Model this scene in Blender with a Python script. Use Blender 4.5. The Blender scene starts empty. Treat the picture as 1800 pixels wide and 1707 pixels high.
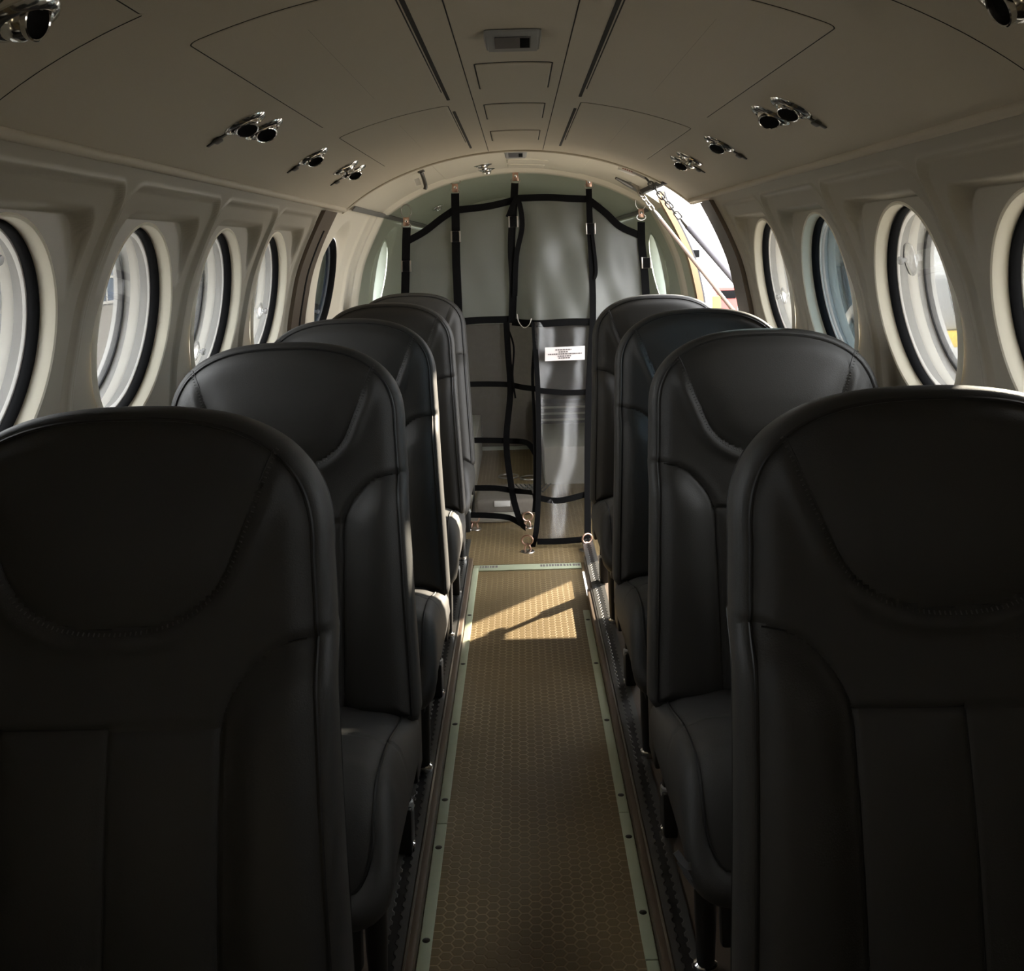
import bpy, bmesh, math, random
import numpy as np
from mathutils import Vector, Matrix

random.seed(7)
sc = bpy.context.scene
COL = sc.collection
PI = math.pi

# ------------------------------------------------------------------ camera model
F, CX, CY, RO, H = 1870.0, 911.0, 438.0, 0.0268, 1.17


def true(px, py):
    dx, dy = px - CX, py - CY
    return dx - RO * dy, dy + RO * dx


def at(px, py, Y):
    """the point of the place at distance Y down the cabin seen at a pixel of the photograph"""
    x, y = true(px, py)
    return Vector((x * Y / F, Y, H - y * Y / F))


# ------------------------------------------------------------------ object helpers
def link(o):
    COL.objects.link(o)
    return o


def tag(o, label=None, cat=None, group=None, kind=None):
    if label:
        o['label'] = label
    if cat:
        o['category'] = cat
    if group:
        o['group'] = group
    if kind:
        o['kind'] = kind
    return o


def mesh_obj(name, verts, faces, mat, parent=None, smooth=True, sharp=None):
    me = bpy.data.meshes.new(name)
    me.from_pydata([tuple(v) for v in verts], [], [tuple(f) for f in faces])
    me.materials.append(mat)
    if smooth:
        me.polygons.foreach_set('use_smooth', [True] * len(me.polygons))
    me.update()
    if sharp is not None:
        try:
            me.set_sharp_from_angle(angle=sharp)
        except Exception:
            pass
    o = link(bpy.data.objects.new(name, me))
    if parent:
        o.parent = parent
    return o


def bm_obj(name, bm, mat, parent=None, smooth=True, sharp=math.radians(40)):
    bmesh.ops.recalc_face_normals(bm, faces=bm.faces[:])
    me = bpy.data.meshes.new(name)
    bm.to_mesh(me)
    bm.free()
    me.materials.append(mat)
    if smooth:
        me.polygons.foreach_set('use_smooth', [True] * len(me.polygons))
        try:
            me.set_sharp_from_angle(angle=sharp)
        except Exception:
            pass
    o = link(bpy.data.objects.new(name, me))
    if parent:
        o.parent = parent
    return o


def empty(name, loc=(0, 0, 0), rot=None, parent=None):
    o = link(bpy.data.objects.new(name, None))
    o.empty_display_size = 0.05
    o.location = loc
    if rot is not None:
        o.rotation_euler = rot
    if parent:
        o.parent = parent
    return o


def structure(o, label, cat):
    return tag(o, label, cat, kind='structure')


def add_box(bm, lo, hi, bevel=0.0, seg=2, M=None):
    r = bmesh.ops.create_cube(bm, size=1.0)
    vs = r['verts']
    c = [(a + b) / 2 for a, b in zip(lo, hi)]
    s = [b - a for a, b in zip(lo, hi)]
    for v in vs:
        v.co = Vector((v.co.x * s[0] + c[0], v.co.y * s[1] + c[1], v.co.z * s[2] + c[2]))
    if bevel > 0:
        es = list({e for v in vs for e in v.link_edges})
        g = bmesh.ops.bevel(bm, geom=es, offset=bevel, segments=seg, affect='EDGES', profile=0.5)
        vs = list({v for f in g['faces'] for v in f.verts} | {v for v in vs if v.is_valid})
    if M is not None:
        for v in vs:
            v.co = M @ v.co
    return vs


def add_lathe(bm, prof, n=32, M=None, cap=False):
    """profile of (r, z) turned about local Z"""
    rings = []
    for r, z in prof:
        ring = []
        for k in range(n):
            a = 2 * PI * k / n
            p = Vector((r * math.cos(a), r * math.sin(a), z))
            ring.append(bm.verts.new(M @ p if M is not None else p))
        rings.append(ring)
    for a, b in zip(rings, rings[1:]):
        for k in range(n):
            bm.faces.new((a[k], a[(k + 1) % n], b[(k + 1) % n], b[k]))
    if cap:
        bm.faces.new(rings[0])
        bm.faces.new(rings[-1])


def frame_from(d, up=Vector((0, 0, 1))):
    d = d.normalized()
    if abs(d.dot(up)) > 0.98:
        up = Vector((0, 1, 0))
    s = d.cross(up).normalized()
    return s, s.cross(d).normalized()


def add_tube(bm, pts, r, n=8, closed=False, caps=True):
    pts = [Vector(p) for p in pts]
    rings = []
    m = len(pts)
    ps = None
    for i, p in enumerate(pts):
        if closed:
            d = pts[(i + 1) % m] - pts[i - 1]
        else:
            d = pts[min(i + 1, m - 1)] - pts[max(i - 1, 0)]
        d.normalize()
        if ps is None:
            s, u = frame_from(d)
        else:
            s = (ps - d * ps.dot(d)).normalized()
            u = s.cross(d)
        ps = s
        rr = r[i] if isinstance(r, (list, tuple)) else r
        rings.append([bm.verts.new(p + s * (rr * math.cos(2 * PI * k / n)) + u * (rr * math.sin(2 * PI * k / n))) for k in range(n)])
    rng = range(m) if closed else range(m - 1)
    for i in rng:
        a, b = rings[i], rings[(i + 1) % m]
        for k in range(n):
            bm.faces.new((a[k], a[(k + 1) % n], b[(k + 1) % n], b[k]))
    if caps and not closed:
        bm.faces.new(rings[0])
        bm.faces.new(rings[-1])


def smooth_path(pts, n=6):
    P = [Vector(p) for p in pts]
    out = []
    for i in range(len(P) - 1):
        p0, p1, p2, p3 = P[max(i - 1, 0)], P[i], P[i + 1], P[min(i + 2, len(P) - 1)]
        for k in range(n):
            t = k / n
            out.append(0.5 * ((2 * p1) + (p2 - p0) * t + (2 * p0 - 5 * p1 + 4 * p2 - p3) * t * t + (3 * p1 - p0 - 3 * p2 + p3) * t ** 3))
    out.append(P[-1])
    return out


def add_ribbon(bm, pts, w, t, nrm, across=None):
    """a webbing strap: flat band of width w, thickness t along pts, facing nrm"""
    pts = [Vector(p) for p in pts]
    nrm = Vector(nrm).normalized()
    rings = []
    for i, p in enumerate(pts):
        d = (pts[min(i + 1, len(pts) - 1)] - pts[max(i - 1, 0)]).normalized()
        s = d.cross(nrm).normalized() if across is None else Vector(across).normalized()
        ww = w[i] if isinstance(w, (list, tuple)) else w
        rings.append([bm.verts.new(p + s * (a * ww / 2) + nrm * (b * t / 2)) for a, b in ((-1, -1), (1, -1), (1, 1), (-1, 1))])
    for a, b in zip(rings, rings[1:]):
        for k in range(4):
            bm.faces.new((a[k], a[(k + 1) % 4], b[(k + 1) % 4], b[k]))
    bm.faces.new(rings[0])
    bm.faces.new(rings[-1])


def copy_tree(o, parent=None):
    c = o.copy()
    COL.objects.link(c)
    if parent:
        c.parent = parent
    for ch in list(o.children):
        copy_tree(ch, c)
    return c


# ------------------------------------------------------------------ materials
def new_mat(name):
    m = bpy.data.materials.new(name)
    m.use_nodes = True
    nt = m.node_tree
    return m, nt, nt.nodes['Principled BSDF']


def mat(name, col, rough=0.5, metal=0.0, bump=0.0, scale=400.0, var=0.0, vscale=6.0, spec=0.5, coat=0.0, detail=2.0):
    m, nt, b = new_mat(name)
    b.inputs['Base Color'].default_value = (*col, 1)
    b.inputs['Roughness'].default_value = rough
    b.inputs['Metallic'].default_value = metal
    b.inputs['Specular IOR Level'].default_value = spec
    b.inputs['Coat Weight'].default_value = coat
    tc = nt.nodes.new('ShaderNodeTexCoord')
    if var > 0:
        n = nt.nodes.new('ShaderNodeTexNoise')
        n.inputs['Scale'].default_value = vscale
        n.inputs['Detail'].default_value = 4
        nt.links.new(tc.outputs['Object'], n.inputs['Vector'])
        mx = nt.nodes.new('ShaderNodeMixRGB')
        mx.inputs['Color1'].default_value = (*[c * (1 - var) for c in col], 1)
        mx.inputs['Color2'].default_value = (*[min(1, c * (1 + var)) for c in col], 1)
        nt.links.new(n.outputs['Fac'], mx.inputs['Fac'])
        nt.links.new(mx.outputs['Color'], b.inputs['Base Color'])
    if bump > 0:
        n2 = nt.nodes.new('ShaderNodeTexNoise')
        n2.inputs['Scale'].default_value = scale
        n2.inputs['Detail'].default_value = detail
        nt.links.new(tc.outputs['Object'], n2.inputs['Vector'])
        bp = nt.nodes.new('ShaderNodeBump')
        bp.inputs['Strength'].default_value = bump
        bp.inputs['Distance'].default_value = 0.001
        nt.links.new(n2.outputs['Fac'], bp.inputs['Height'])
        nt.links.new(bp.outputs['Normal'], b.inputs['Normal'])
    return m


class NG:
    """tiny helper for math node chains"""
    def __init__(self, nt):
        self.nt = nt

    def m(self, op, a, b=None, c=None):
        n = self.nt.nodes.new('ShaderNodeMath')
        n.operation = op
        for i, v in enumerate((a, b, c)):
            if v is None:
                continue
            if isinstance(v, (int, float)):
                n.inputs[i].default_value = v
            else:
                self.nt.links.new(v, n.inputs[i])
        return n.outputs[0]

    def ramp(self, v, lo, hi):
        n = self.nt.nodes.new('ShaderNodeMapRange')
        n.interpolation_type = 'SMOOTHSTEP'
        n.inputs['From Min'].default_value = lo
        n.inputs['From Max'].default_value = hi
        self.nt.links.new(v, n.inputs['Value'])
        return n.outputs['Result']


def hex_mat(name, cell, line, size, rough=0.45):
    """vinyl flooring of hexagons whose corners point across the cabin"""
    m, nt, b = new_mat(name)
    g = NG(nt)
    tc = nt.nodes.new('ShaderNodeTexCoord')
    sp = nt.nodes.new('ShaderNodeSeparateXYZ')
    nt.links.new(tc.outputs['Object'], sp.inputs[0])
    px = g.m('DIVIDE', sp.outputs['Y'], size)   # swapped: flat sides face along the aisle
    py = g.m('DIVIDE', sp.outputs['X'], size)
    r = math.sqrt(3)

    def cellxy(ox, oy):
        ax = g.m('SUBTRACT', g.m('FLOORED_MODULO', g.m('ADD', px, ox), 1.0), 0.5)
        ay = g.m('SUBTRACT', g.m('FLOORED_MODULO', g.m('ADD', py, oy), r), r / 2)
        ax, ay = g.m('ABSOLUTE', ax), g.m('ABSOLUTE', ay)
        return g.m('MAXIMUM', ax, g.m('ADD', g.m('MULTIPLY', ax, 0.5), g.m('MULTIPLY', ay, r / 2)))
    d = g.m('MINIMUM', cellxy(0, 0), cellxy(0.5, r / 2))
    f = g.ramp(d, 0.40, 0.465)
    n = nt.nodes.new('ShaderNodeTexNoise')
    n.inputs['Scale'].default_value = 5
    n.inputs['Detail'].default_value = 5
    nt.links.new(tc.outputs['Object'], n.inputs['Vector'])
    f2 = g.m('MULTIPLY', f, g.ramp(n.outputs['Fac'], 0.25, 0.62))
    mx = nt.nodes.new('ShaderNodeMixRGB')
    mx.inputs['Color1'].default_value = (*cell, 1)
    mx.inputs['Color2'].default_value = (*line, 1)
    nt.links.new(f2, mx.inputs['Fac'])
    n3 = nt.nodes.new('ShaderNodeTexNoise')
    n3.inputs['Scale'].default_value = 700
    nt.links.new(tc.outputs['Object'], n3.inputs['Vector'])
    mx2 = nt.nodes.new('ShaderNodeMixRGB')
    mx2.blend_type = 'MULTIPLY'
    mx2.inputs['Fac'].default_value = 0.35
    nt.links.new(mx.outputs['Color'], mx2.inputs['Color1'])
    nt.links.new(n3.outputs['Fac'], mx2.inputs['Color2'])
    nt.links.new(mx2.outputs['Color'], b.inputs['Base Color'])
    b.inputs['Roughness'].default_value = rough
    bp = nt.nodes.new('ShaderNodeBump')
    bp.inputs['Strength'].default_value = 0.55
    bp.inputs['Distance'].default_value = 0.0012
    bp.invert = True
    nt.links.new(f, bp.inputs['Height'])
    nt.links.new(bp.outputs['Normal'], b.inputs['Normal'])
    return m


def clear_mat(name, tint, gloss=0.08, rough=0.02):
    """thin clear sheet: mostly see-through, a little reflection"""
    m = bpy.data.materials.new(name)
    m.use_nodes = True
    nt = m.node_tree
    nt.nodes.clear()
    out = nt.nodes.new('ShaderNodeOutputMaterial')
    t = nt.nodes.new('ShaderNodeBsdfTransparent')
    t.inputs['Color'].default_value = (*tint, 1)
    gl = nt.nodes.new('ShaderNodeBsdfGlossy')
    gl.inputs['Roughness'].default_value = rough
    fr = nt.nodes.new('ShaderNodeFresnel')
    fr.inputs['IOR'].default_value = 1.3
    mul = nt.nodes.new('ShaderNodeMath')
    mul.operation = 'MULTIPLY'
    mul.inputs[1].default_value = gloss * 10
    mul.use_clamp = True
    nt.links.new(fr.outputs[0], mul.inputs[0])
    mx = nt.nodes.new('ShaderNodeMixShader')
    nt.links.new(mul.outputs[0], mx.inputs[0])
    nt.links.new(t.outputs[0], mx.inputs[1])
    nt.links.new(gl.outputs[0], mx.inputs[2])
    nt.links.new(mx.outputs[0], out.inputs[0])
    return m


def gauze_mat(name, col, alpha, rough=0.45):
    """woven screen fabric, partly see-through, with a sheen on its folds"""
    m, nt, b = new_mat(name)
    b.inputs['Base Color'].default_value = (*col, 1)
    b.inputs['Roughness'].default_value = rough
    b.inputs['Alpha'].default_value = alpha
    b.inputs['Specular IOR Level'].default_value = 0.9
    b.inputs['Sheen Weight'].default_value = 0.3
    tc = nt.nodes.new('ShaderNodeTexCoord')
    n = nt.nodes.new('ShaderNodeTexNoise')
    n.inputs['Scale'].default_value = 420
    nt.links.new(tc.outputs['Object'], n.inputs['Vector'])
    bp = nt.nodes.new('ShaderNodeBump')
    bp.inputs['Strength'].default_value = 0.4
    bp.inputs['Distance'].default_value = 0.001
    nt.links.new(n.outputs['Fac'], bp.inputs['Height'])
    nt.links.new(bp.outputs['Normal'], b.inputs['Normal'])
    return m


def track_mat(name):
    """dark seat track: chain of round holes along the rail"""
    m, nt, b = new_mat(name)
    g = NG(nt)
    tc = nt.nodes.new('ShaderNodeTexCoord')
    sp = nt.nodes.new('ShaderNodeSeparateXYZ')
    nt.links.new(tc.outputs['Object'], sp.inputs[0])
    y = g.m('SUBTRACT', g.m('FLOORED_MODULO', g.m('DIVIDE', sp.outputs['Y'], 0.0254), 1.0), 0.5)
    y = g.m('MULTIPLY', y, 0.0254)
    d = g.m('SQRT', g.m('ADD', g.m('MULTIPLY', y, y), g.m('MULTIPLY', sp.outputs['X'], sp.outputs['X'])))
    slot = g.m('SUBTRACT', g.m('ABSOLUTE', sp.outputs['X']), 0.0055)
    dd = g.m('MINIMUM', g.m('SUBTRACT', d, 0.0098), slot)
    f = g.ramp(dd, -0.0008, 0.0008)
    mx = nt.nodes.new('ShaderNodeMixRGB')
    mx.inputs['Color1'].default_value = (0.006, 0.006, 0.006, 1)
    mx.inputs['Color2'].default_value = (0.10, 0.098, 0.092, 1)
    nt.links.new(f, mx.inputs['Fac'])
    nt.links.new(mx.outputs['Color'], b.inputs['Base Color'])
    b.inputs['Roughness'].default_value = 0.42
    nt.links.new(g.m('MULTIPLY', f, 0.55), b.inputs['Metallic'])
    bp = nt.nodes.new('ShaderNodeBump')
    bp.inputs['Strength'].default_value = 0.8
    bp.inputs['Distance'].default_value = 0.004
    nt.links.new(f, bp.inputs['Height'])
    nt.links.new(bp.outputs['Normal'], b.inputs['Normal'])
    return m


M = {}
M['liner'] = mat('headliner_vinyl', (0.48, 0.425, 0.33), 0.55, bump=0.25, scale=900, var=0.03, vscale=3)
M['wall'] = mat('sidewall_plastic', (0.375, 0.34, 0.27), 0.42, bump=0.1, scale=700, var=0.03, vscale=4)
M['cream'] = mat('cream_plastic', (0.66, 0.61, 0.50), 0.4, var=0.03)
M['groove'] = mat('dark_gap', (0.02, 0.018, 0.015), 0.9)
M['leather'] = mat('black_leather', (0.030, 0.029, 0.0268), 0.58, bump=0.3, scale=520, detail=4, spec=0.42)
M['piping'] = mat('black_piping', (0.006, 0.006, 0.006), 0.5)
M['stitch'] = mat('black_thread', (0.06, 0.058, 0.055), 0.55)
M['black'] = mat('black_paint', (0.008, 0.008, 0.008), 0.5)
M['rubber'] = mat('black_rubber', (0.004, 0.004, 0.0045), 0.8, spec=0.12)
M['reveal'] = mat('cream_window_reveal', (0.80, 0.75, 0.62), 0.45)
M['seal'] = mat('dark_grey_seal', (0.06, 0.06, 0.065), 0.6)
M['chrome'] = mat('chrome', (0.78, 0.77, 0.75), 0.12, 1.0)
M['steel'] = mat('dull_steel', (0.42, 0.40, 0.37), 0.32, 1.0)
M['dull'] = mat('dark_grey_metal', (0.09, 0.086, 0.08), 0.45, 0.5)
M['brass'] = mat('coppery_fitting', (0.55, 0.36, 0.28), 0.3, 1.0)
M['hex'] = hex_mat('hexagon_vinyl', (0.195, 0.138, 0.064), (0.385, 0.29, 0.16), 0.0218)
M['brownfloor'] = mat('brown_side_floor', (0.11, 0.08, 0.055), 0.6, bump=0.3, scale=300)
M['riser'] = mat('brown_riser', (0.09, 0.06, 0.038), 0.5)
M['strip'] = mat('pale_green_strip', (0.40, 0.44, 0.31), 0.4, var=0.08, vscale=30)
M['screw'] = mat('dark_screw', (0.03, 0.028, 0.025), 0.35, 0.8)
M['track'] = track_mat('seat_track')
M['web'] = mat('black_webbing', (0.004, 0.004, 0.0043), 0.85, bump=0.5, scale=900, spec=0.08)
M['belt'] = mat('grey_belt', (0.06, 0.06, 0.062), 0.4)
M['gauze'] = gauze_mat('grey_screen_fabric', (0.11, 0.115, 0.105), 0.72)
M['gauze2'] = gauze_mat('dark_screen_fabric', (0.05, 0.05, 0.05), 0.5, 0.32)
M['gauze3'] = gauze_mat('fine_screen_fabric', (0.06, 0.058, 0.054), 0.32, 0.5)
M['primer'] = mat('pale_green_primer', (0.46, 0.49, 0.40), 0.5, var=0.05, vscale=3)
M['carpet'] = mat('grey_brown_carpet', (0.17, 0.15, 0.125), 0.95, bump=0.8, scale=500, var=0.15, vscale=40)
M['brown'] = mat('brown_door_trim', (0.115, 0.085, 0.062), 0.4)
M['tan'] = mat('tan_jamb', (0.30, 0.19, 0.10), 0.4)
M['strip2'] = mat('grey_seam_strip', (0.15, 0.145, 0.135), 0.6)
M['white'] = mat('white_plastic', (0.8, 0.78, 0.74), 0.4)
M['beige'] = mat('beige_box', (0.42, 0.40, 0.34), 0.6, var=0.06)
M['label'] = mat('pinkish_white_label', (0.78, 0.72, 0.70), 0.5)
M['ink'] = mat('grey_print', (0.16, 0.14, 0.14), 0.7)
M['redink'] = mat('dull_red_print', (0.35, 0.12, 0.10), 0.7)
M['lcd'] = mat('dark_sign_window', (0.10, 0.10, 0.105), 0.3)
M['greyp'] = mat('grey_plastic_bezel', (0.30, 0.30, 0.29), 0.35)
M['pane'] = clear_mat('clear_pane', (0.80, 0.82, 0.83), 0.05)
M['pane2'] = clear_mat('dust_pane', (0.92, 0.92, 0.91), 0.05)
M['clearcup'] = clear_mat('clear_suction_cup', (0.82, 0.82, 0.82), 0.3, 0.1)
M['tube'] = mat('pale_window_liner', (0.72, 0.70, 0.66), 0.5)
M['greenish'] = mat('pale_green_liner', (0.62, 0.68, 0.58), 0.5)

# ------------------------------------------------------------------ cabin shape
RAIL = 0.15
_pz = np.array([-1.3, -1.1, -0.9, -0.6, -0.35, -0.21, -0.065, 0.0, 0.06, 0.127, 0.15, 0.2])
_px = np.array([0.45, 0.52, 0.62, 0.70, 0.724, 0.716, 0.688, 0.664, 0.638, 0.604, 0.592, 0.566])


def wallx(dz):
    """half width of the cabin at a height above (below) the eye, smoothly interpolated"""
    dz = np.asarray(dz, dtype=float)
    # monotone smoothing: average of linear interpolation over a small window
    acc = 0
    for k in (-0.03, -0.015, 0.0, 0.015, 0.03):
        acc = acc + np.interp(dz + k, _pz, _px)
    return acc / 5.0


def ceilz(x):
    x = np.abs(np.asarray(x, dtype=float))
    return 0.34 - 0.4608 * x ** 2 - 0.72 * x ** 6


def winx(dz):
    return np.interp(dz, [-0.5, -0.3, -0.11, 0.1], [0.722, 0.7185, 0.701, 0.672])


ZW = -0.115       # window centre below the eye
RH = 0.1815       # radius of the window hole
LW = [0.36, 1.42, 1.95, 2.48, 3.00]  # first entry of both rows: added unseen window lighting the nearest seats
RW = [0.36, 1.39, 1.90, 2.43, 2.95]


def sstep(v, lo, hi):
    t = np.clip((v - lo) / (hi - lo), 0, 1)
    return t * t * (3 - 2 * t)


def rrect(px, py, hx, hy, r):
    qx, qy = np.abs(px) - hx + r, np.abs(py) - hy + r
    return np.hypot(np.maximum(qx, 0), np.maximum(qy, 0)) + np.minimum(np.maximum(qx, qy), 0) - r


def cabin_wall(wins):
    def fx(y, dz):
        x = wallx(dz)
        for i, yc in enumerate(wins):
            lo = (wins[i - 1] + yc) / 2 if i > 1 else yc - 0.262
            hi = (wins[i + 1] + yc) / 2 if 0 < i < len(wins) - 1 else yc + 0.262
            cy, hy = (lo + hi) / 2, (hi - lo) / 2 - 0.007
            d = rrect(y - cy, dz + 0.6, hy, 0.6 + 0.118, 0.045)
            x = x + 0.009 * (1 - sstep(d, -0.006, 0.0)) - 0.003 * np.exp(-((d - 0.001) / 0.004) ** 2)
        for yc in wins:
            d = rrect(y - yc, dz + 0.3, 0.212, 0.3 + 0.080, 0.05)
            m = 1 - sstep(d, -0.009, 0.0)
            x = x + m * np.maximum(winx(dz) - x, 0)
        return x
    return fx


def sheet(name, side, y_lines, z_lines, fx, holes, m, half=0.192, nseg=84, K=26):
    """wall skin as a fine surface with round window holes"""
    ys = set(np.round(y_lines, 5))
    zs = set(np.round(z_lines, 5))
    for (yc, zc, r) in holes:
        ys = {v for v in ys if not (yc - half - 0.002 < v < yc + half + 0.002)}
        ys |= set(np.round(np.linspace(yc - half, yc + half, nseg + 1), 5))
    if holes:
        zc = holes[0][1]
        zs = {v for v in zs if not (zc - half - 0.002 < v < zc + half + 0.002)}
        zs |= set(np.round(np.linspace(zc - half, zc + half, nseg + 1), 5))
    ys, zs = np.array(sorted(ys)), np.array(sorted(zs))
    NY, NZ = len(ys), len(zs)
    YY, ZZ = np.meshgrid(ys, zs, indexing='ij')
    V = [np.stack([YY.ravel(), ZZ.ravel()], 1)]
    idx = np.arange(NY * NZ).reshape(NY, NZ)
    keep = np.ones((NY - 1, NZ - 1), bool)
    faces = []
    base = NY * NZ
    for (yc, zc, r) in holes:
        i0, i1 = np.argmin(abs(ys - (yc - half))), np.argmin(abs(ys - (yc + half)))
        j0, j1 = np.argmin(abs(zs - (zc - half))), np.argmin(abs(zs - (zc + half)))
        keep[i0:i1, j0:j1] = False
        loop = [idx[i, j0] for i in range(i0, i1)] + [idx[i1, j] for j in range(j0, j1)] + \
               [idx[i, j1] for i in range(i1, i0, -1)] + [idx[i0, j] for j in range(j1, j0, -1)]
        B = V[0][loop]
        ang = np.arctan2(B[:, 1] - zc, B[:, 0] - yc)
        Cc = np.stack([yc + r * np.cos(ang), zc + r * np.sin(ang)], 1)
        prev = np.array(loop)
        n = len(loop)
        for k in range(1, K + 1):
            t = (k / K) ** 0.8
            P = B * (1 - t) + Cc * t
            V.append(P)
            cur = base + np.arange(n)
            base += n
            nx = np.roll(np.arange(n), -1)
            for a in range(n):
                faces.append((prev[a], prev[nx[a]], cur[nx[a]], cur[a]))
            prev = cur
    ii, jj = np.nonzero(keep)
    q = np.stack([idx[ii, jj], idx[ii + 1, jj], idx[ii + 1, jj + 1], idx[ii, jj + 1]], 1)
    faces = q.tolist() + [tuple(int(v) for v in f) for f in faces]
    P = np.concatenate(V)
    X = fx(P[:, 0], P[:, 1])
    verts = np.stack([side * X, P[:, 0], H + P[:, 1]], 1)
    return mesh_obj(name, verts.tolist(), faces, m)


zl = np.concatenate([np.linspace(RAIL, 0.0, 44), np.linspace(0, -0.36, 60), np.linspace(-0.36, -1.14, 24)])


def ylines(a, b, step):
    return np.linspace(a, b, max(2, int((b - a) / step) + 1))


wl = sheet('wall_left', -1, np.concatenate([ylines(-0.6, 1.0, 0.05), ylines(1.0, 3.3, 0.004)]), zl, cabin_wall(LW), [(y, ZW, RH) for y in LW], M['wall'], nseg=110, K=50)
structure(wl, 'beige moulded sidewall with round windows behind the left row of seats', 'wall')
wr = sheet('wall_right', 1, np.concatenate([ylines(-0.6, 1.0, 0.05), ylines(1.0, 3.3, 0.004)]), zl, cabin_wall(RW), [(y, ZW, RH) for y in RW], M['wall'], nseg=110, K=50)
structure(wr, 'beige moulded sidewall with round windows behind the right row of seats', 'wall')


def plain_wall(y, dz):
    return wallx(dz) + 0.004


def aft_scale(y):
    y = np.asarray(y, dtype=float)
    return 1 - 0.075 * np.clip(y - 4.6, 0, 9)


def mid_wall(y, dz):
    x = wallx(dz) + 0.004
    # two shallow pressed ribs, and a lip round the fifth window
    for yc in (4.27, 4.45):
        x = x - 0.008 * (1 - sstep(abs(y - yc), 0.018, 0.04))
    r = np.hypot(y - 3.86, dz - ZW)
    flat = float(wallx(ZW)) + 0.004 - 0.175 * (dz - ZW)
    k = 1 - sstep(r, 0.186, 0.235)
    return x * (1 - k) + flat * k


def aft_wall(y, dz):
    x = (wallx(dz) + 0.004) * aft_scale(y)
    r = np.hypot(y - 5.12, dz - ZW)
    flat = (float(wallx(ZW)) + 0.004) * float(aft_scale(5.12)) - 0.175 * (dz - ZW) - 0.07 * (y - 5.12)
    k = 1 - sstep(r, 0.186, 0.24)
    return x * (1 - k) + flat * k


zl2 = np.concatenate([np.linspace(0.20, 0.0, 40), np.linspace(0, -0.36, 40), np.linspace(-0.36, -1.14, 20)])
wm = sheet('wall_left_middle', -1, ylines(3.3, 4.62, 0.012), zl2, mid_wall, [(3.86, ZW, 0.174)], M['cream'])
structure(wm, 'pale plain wall panel with one dark window behind the brown frame on the left', 'wall')
wla = sheet('wall_left_aft', -1, ylines(4.62, 6.2, 0.03), zl2, aft_wall, [(5.12, ZW, 0.172)], M['primer'])
structure(wla, 'pale green baggage compartment wall on the left behind the net', 'wall')
wra = sheet('wall_right_aft', 1, ylines(4.30, 6.2, 0.03), zl2, aft_wall, [(5.12, ZW, 0.172)], M['primer'])
structure(wra, 'pale green baggage compartment wall on the right behind the door', 'wall')


# ---- ceiling
def ceil_sheet(name, xs, ys, off, m, scale=False):
    XX, YY = np.meshgrid(xs, ys, indexing='ij')
    s = aft_scale(YY) if scale else np.ones_like(YY)
    Z = ceilz(XX) * s + off
    verts = np.stack([XX * s, YY, H + Z], -1).reshape(-1, 3)
    NX, NY = len(xs), len(ys)
    faces = [(i * NY + j, (i + 1) * NY + j, (i + 1) * NY + j + 1, i * NY + j + 1) for i in range(NX - 1) for j in range(NY - 1)]
    return mesh_obj(name, verts.tolist(), faces, m)


ceil = ceil_sheet('ceiling', np.linspace(-0.604, 0.604, 90), ylines(-0.6, 3.66, 0.08), 0.0, M['liner'])
structure(ceil, 'curved beige headliner over the seats', 'ceiling')
c2 = ceil_sheet('ceiling_middle', np.linspace(-0.61, 0.50, 80), ylines(3.62, 4.62, 0.05), 0.009, M['cream'])
structure(c2, 'short pale ceiling section between headliner and baggage net', 'ceiling')
c3 = ceil_sheet('ceiling_aft', np.linspace(-0.60, 0.60, 80), ylines(4.60, 6.2, 0.08), 0.006, M['primer'], True)
structure(c3, 'pale green ceiling of the baggage compartment', 'ceiling')
# small return between ceiling right edge and the aft right wall beyond the door
cr = ceil_sheet('ceiling_corner', np.linspace(0.49, 0.61, 14), ylines(4.30, 4.62, 0.05), 0.009, M['cream'])
structure(cr, 'pale ceiling corner above the aft door jamb', 'ceiling')


def curved_plate(name, x0, x1, y0, y1, depth, m, parent, r=0.012, off=0.0, n=28):
    """thin plate that follows the vault, standing proud of it by depth"""
    # outline rounded rectangle in (x, y)
    pts = []
    for (cx, cy, a0) in ((x1 - r, y1 - r, 0), (x0 + r, y1 - r, 90), (x0 + r, y0 + r, 180), (x1 - r, y0 + r, 270)):
        for k in range(7):
            a = math.radians(a0 + 15 * k)
            pts.append((cx + r * math.cos(a), cy + r * math.sin(a)))
    # refine edges
    out = []
    for i, p in enumerate(pts):
        q = pts[(i + 1) % len(pts)]
        L = math.hypot(q[0] - p[0], q[1] - p[1])
        k = max(1, int(L / 0.02))
        for t in range(k):
            out.append((p[0] + (q[0] - p[0]) * t / k, p[1] + (q[1] - p[1]) * t / k))
    out = np.array(out)
    N = len(out)
    c = np.array([(x0 + x1) / 2, (y0 + y1) / 2])
    hx, hy = (x1 - x0) / 2, (y1 - y0) / 2
    s = min(hx, hy) * 0.999
    med = c + np.clip(out - c, [-(hx - s), -(hy - s)], [hx - s, hy - s])
    V, F_ = [], []

    def ring(P, d):
        V.append(np.stack([P[:, 0], P[:, 1], H + ceilz(P[:, 0]) - d + off], 1))
    ring(out, -0.002)
    ring(out, depth * 0.55)
    for i, t in enumerate((1.0 - min(0.3, 0.002 / s), 1.0 - min(0.5, 0.006 / s), 0.4, 0.25, 0.1, 0.0)):
        ring(med + (out - med) * t, depth)
    k = len(V)
    for a in range(k - 1):
        for i in range(N):
            j = (i + 1) % N
            F_.append((a * N + i, a * N + j, (a + 1) * N + j, (a + 1) * N + i))
    return mesh_obj(name, np.concatenate(V).tolist(), F_, m, parent, sharp=math.radians(35))


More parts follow.
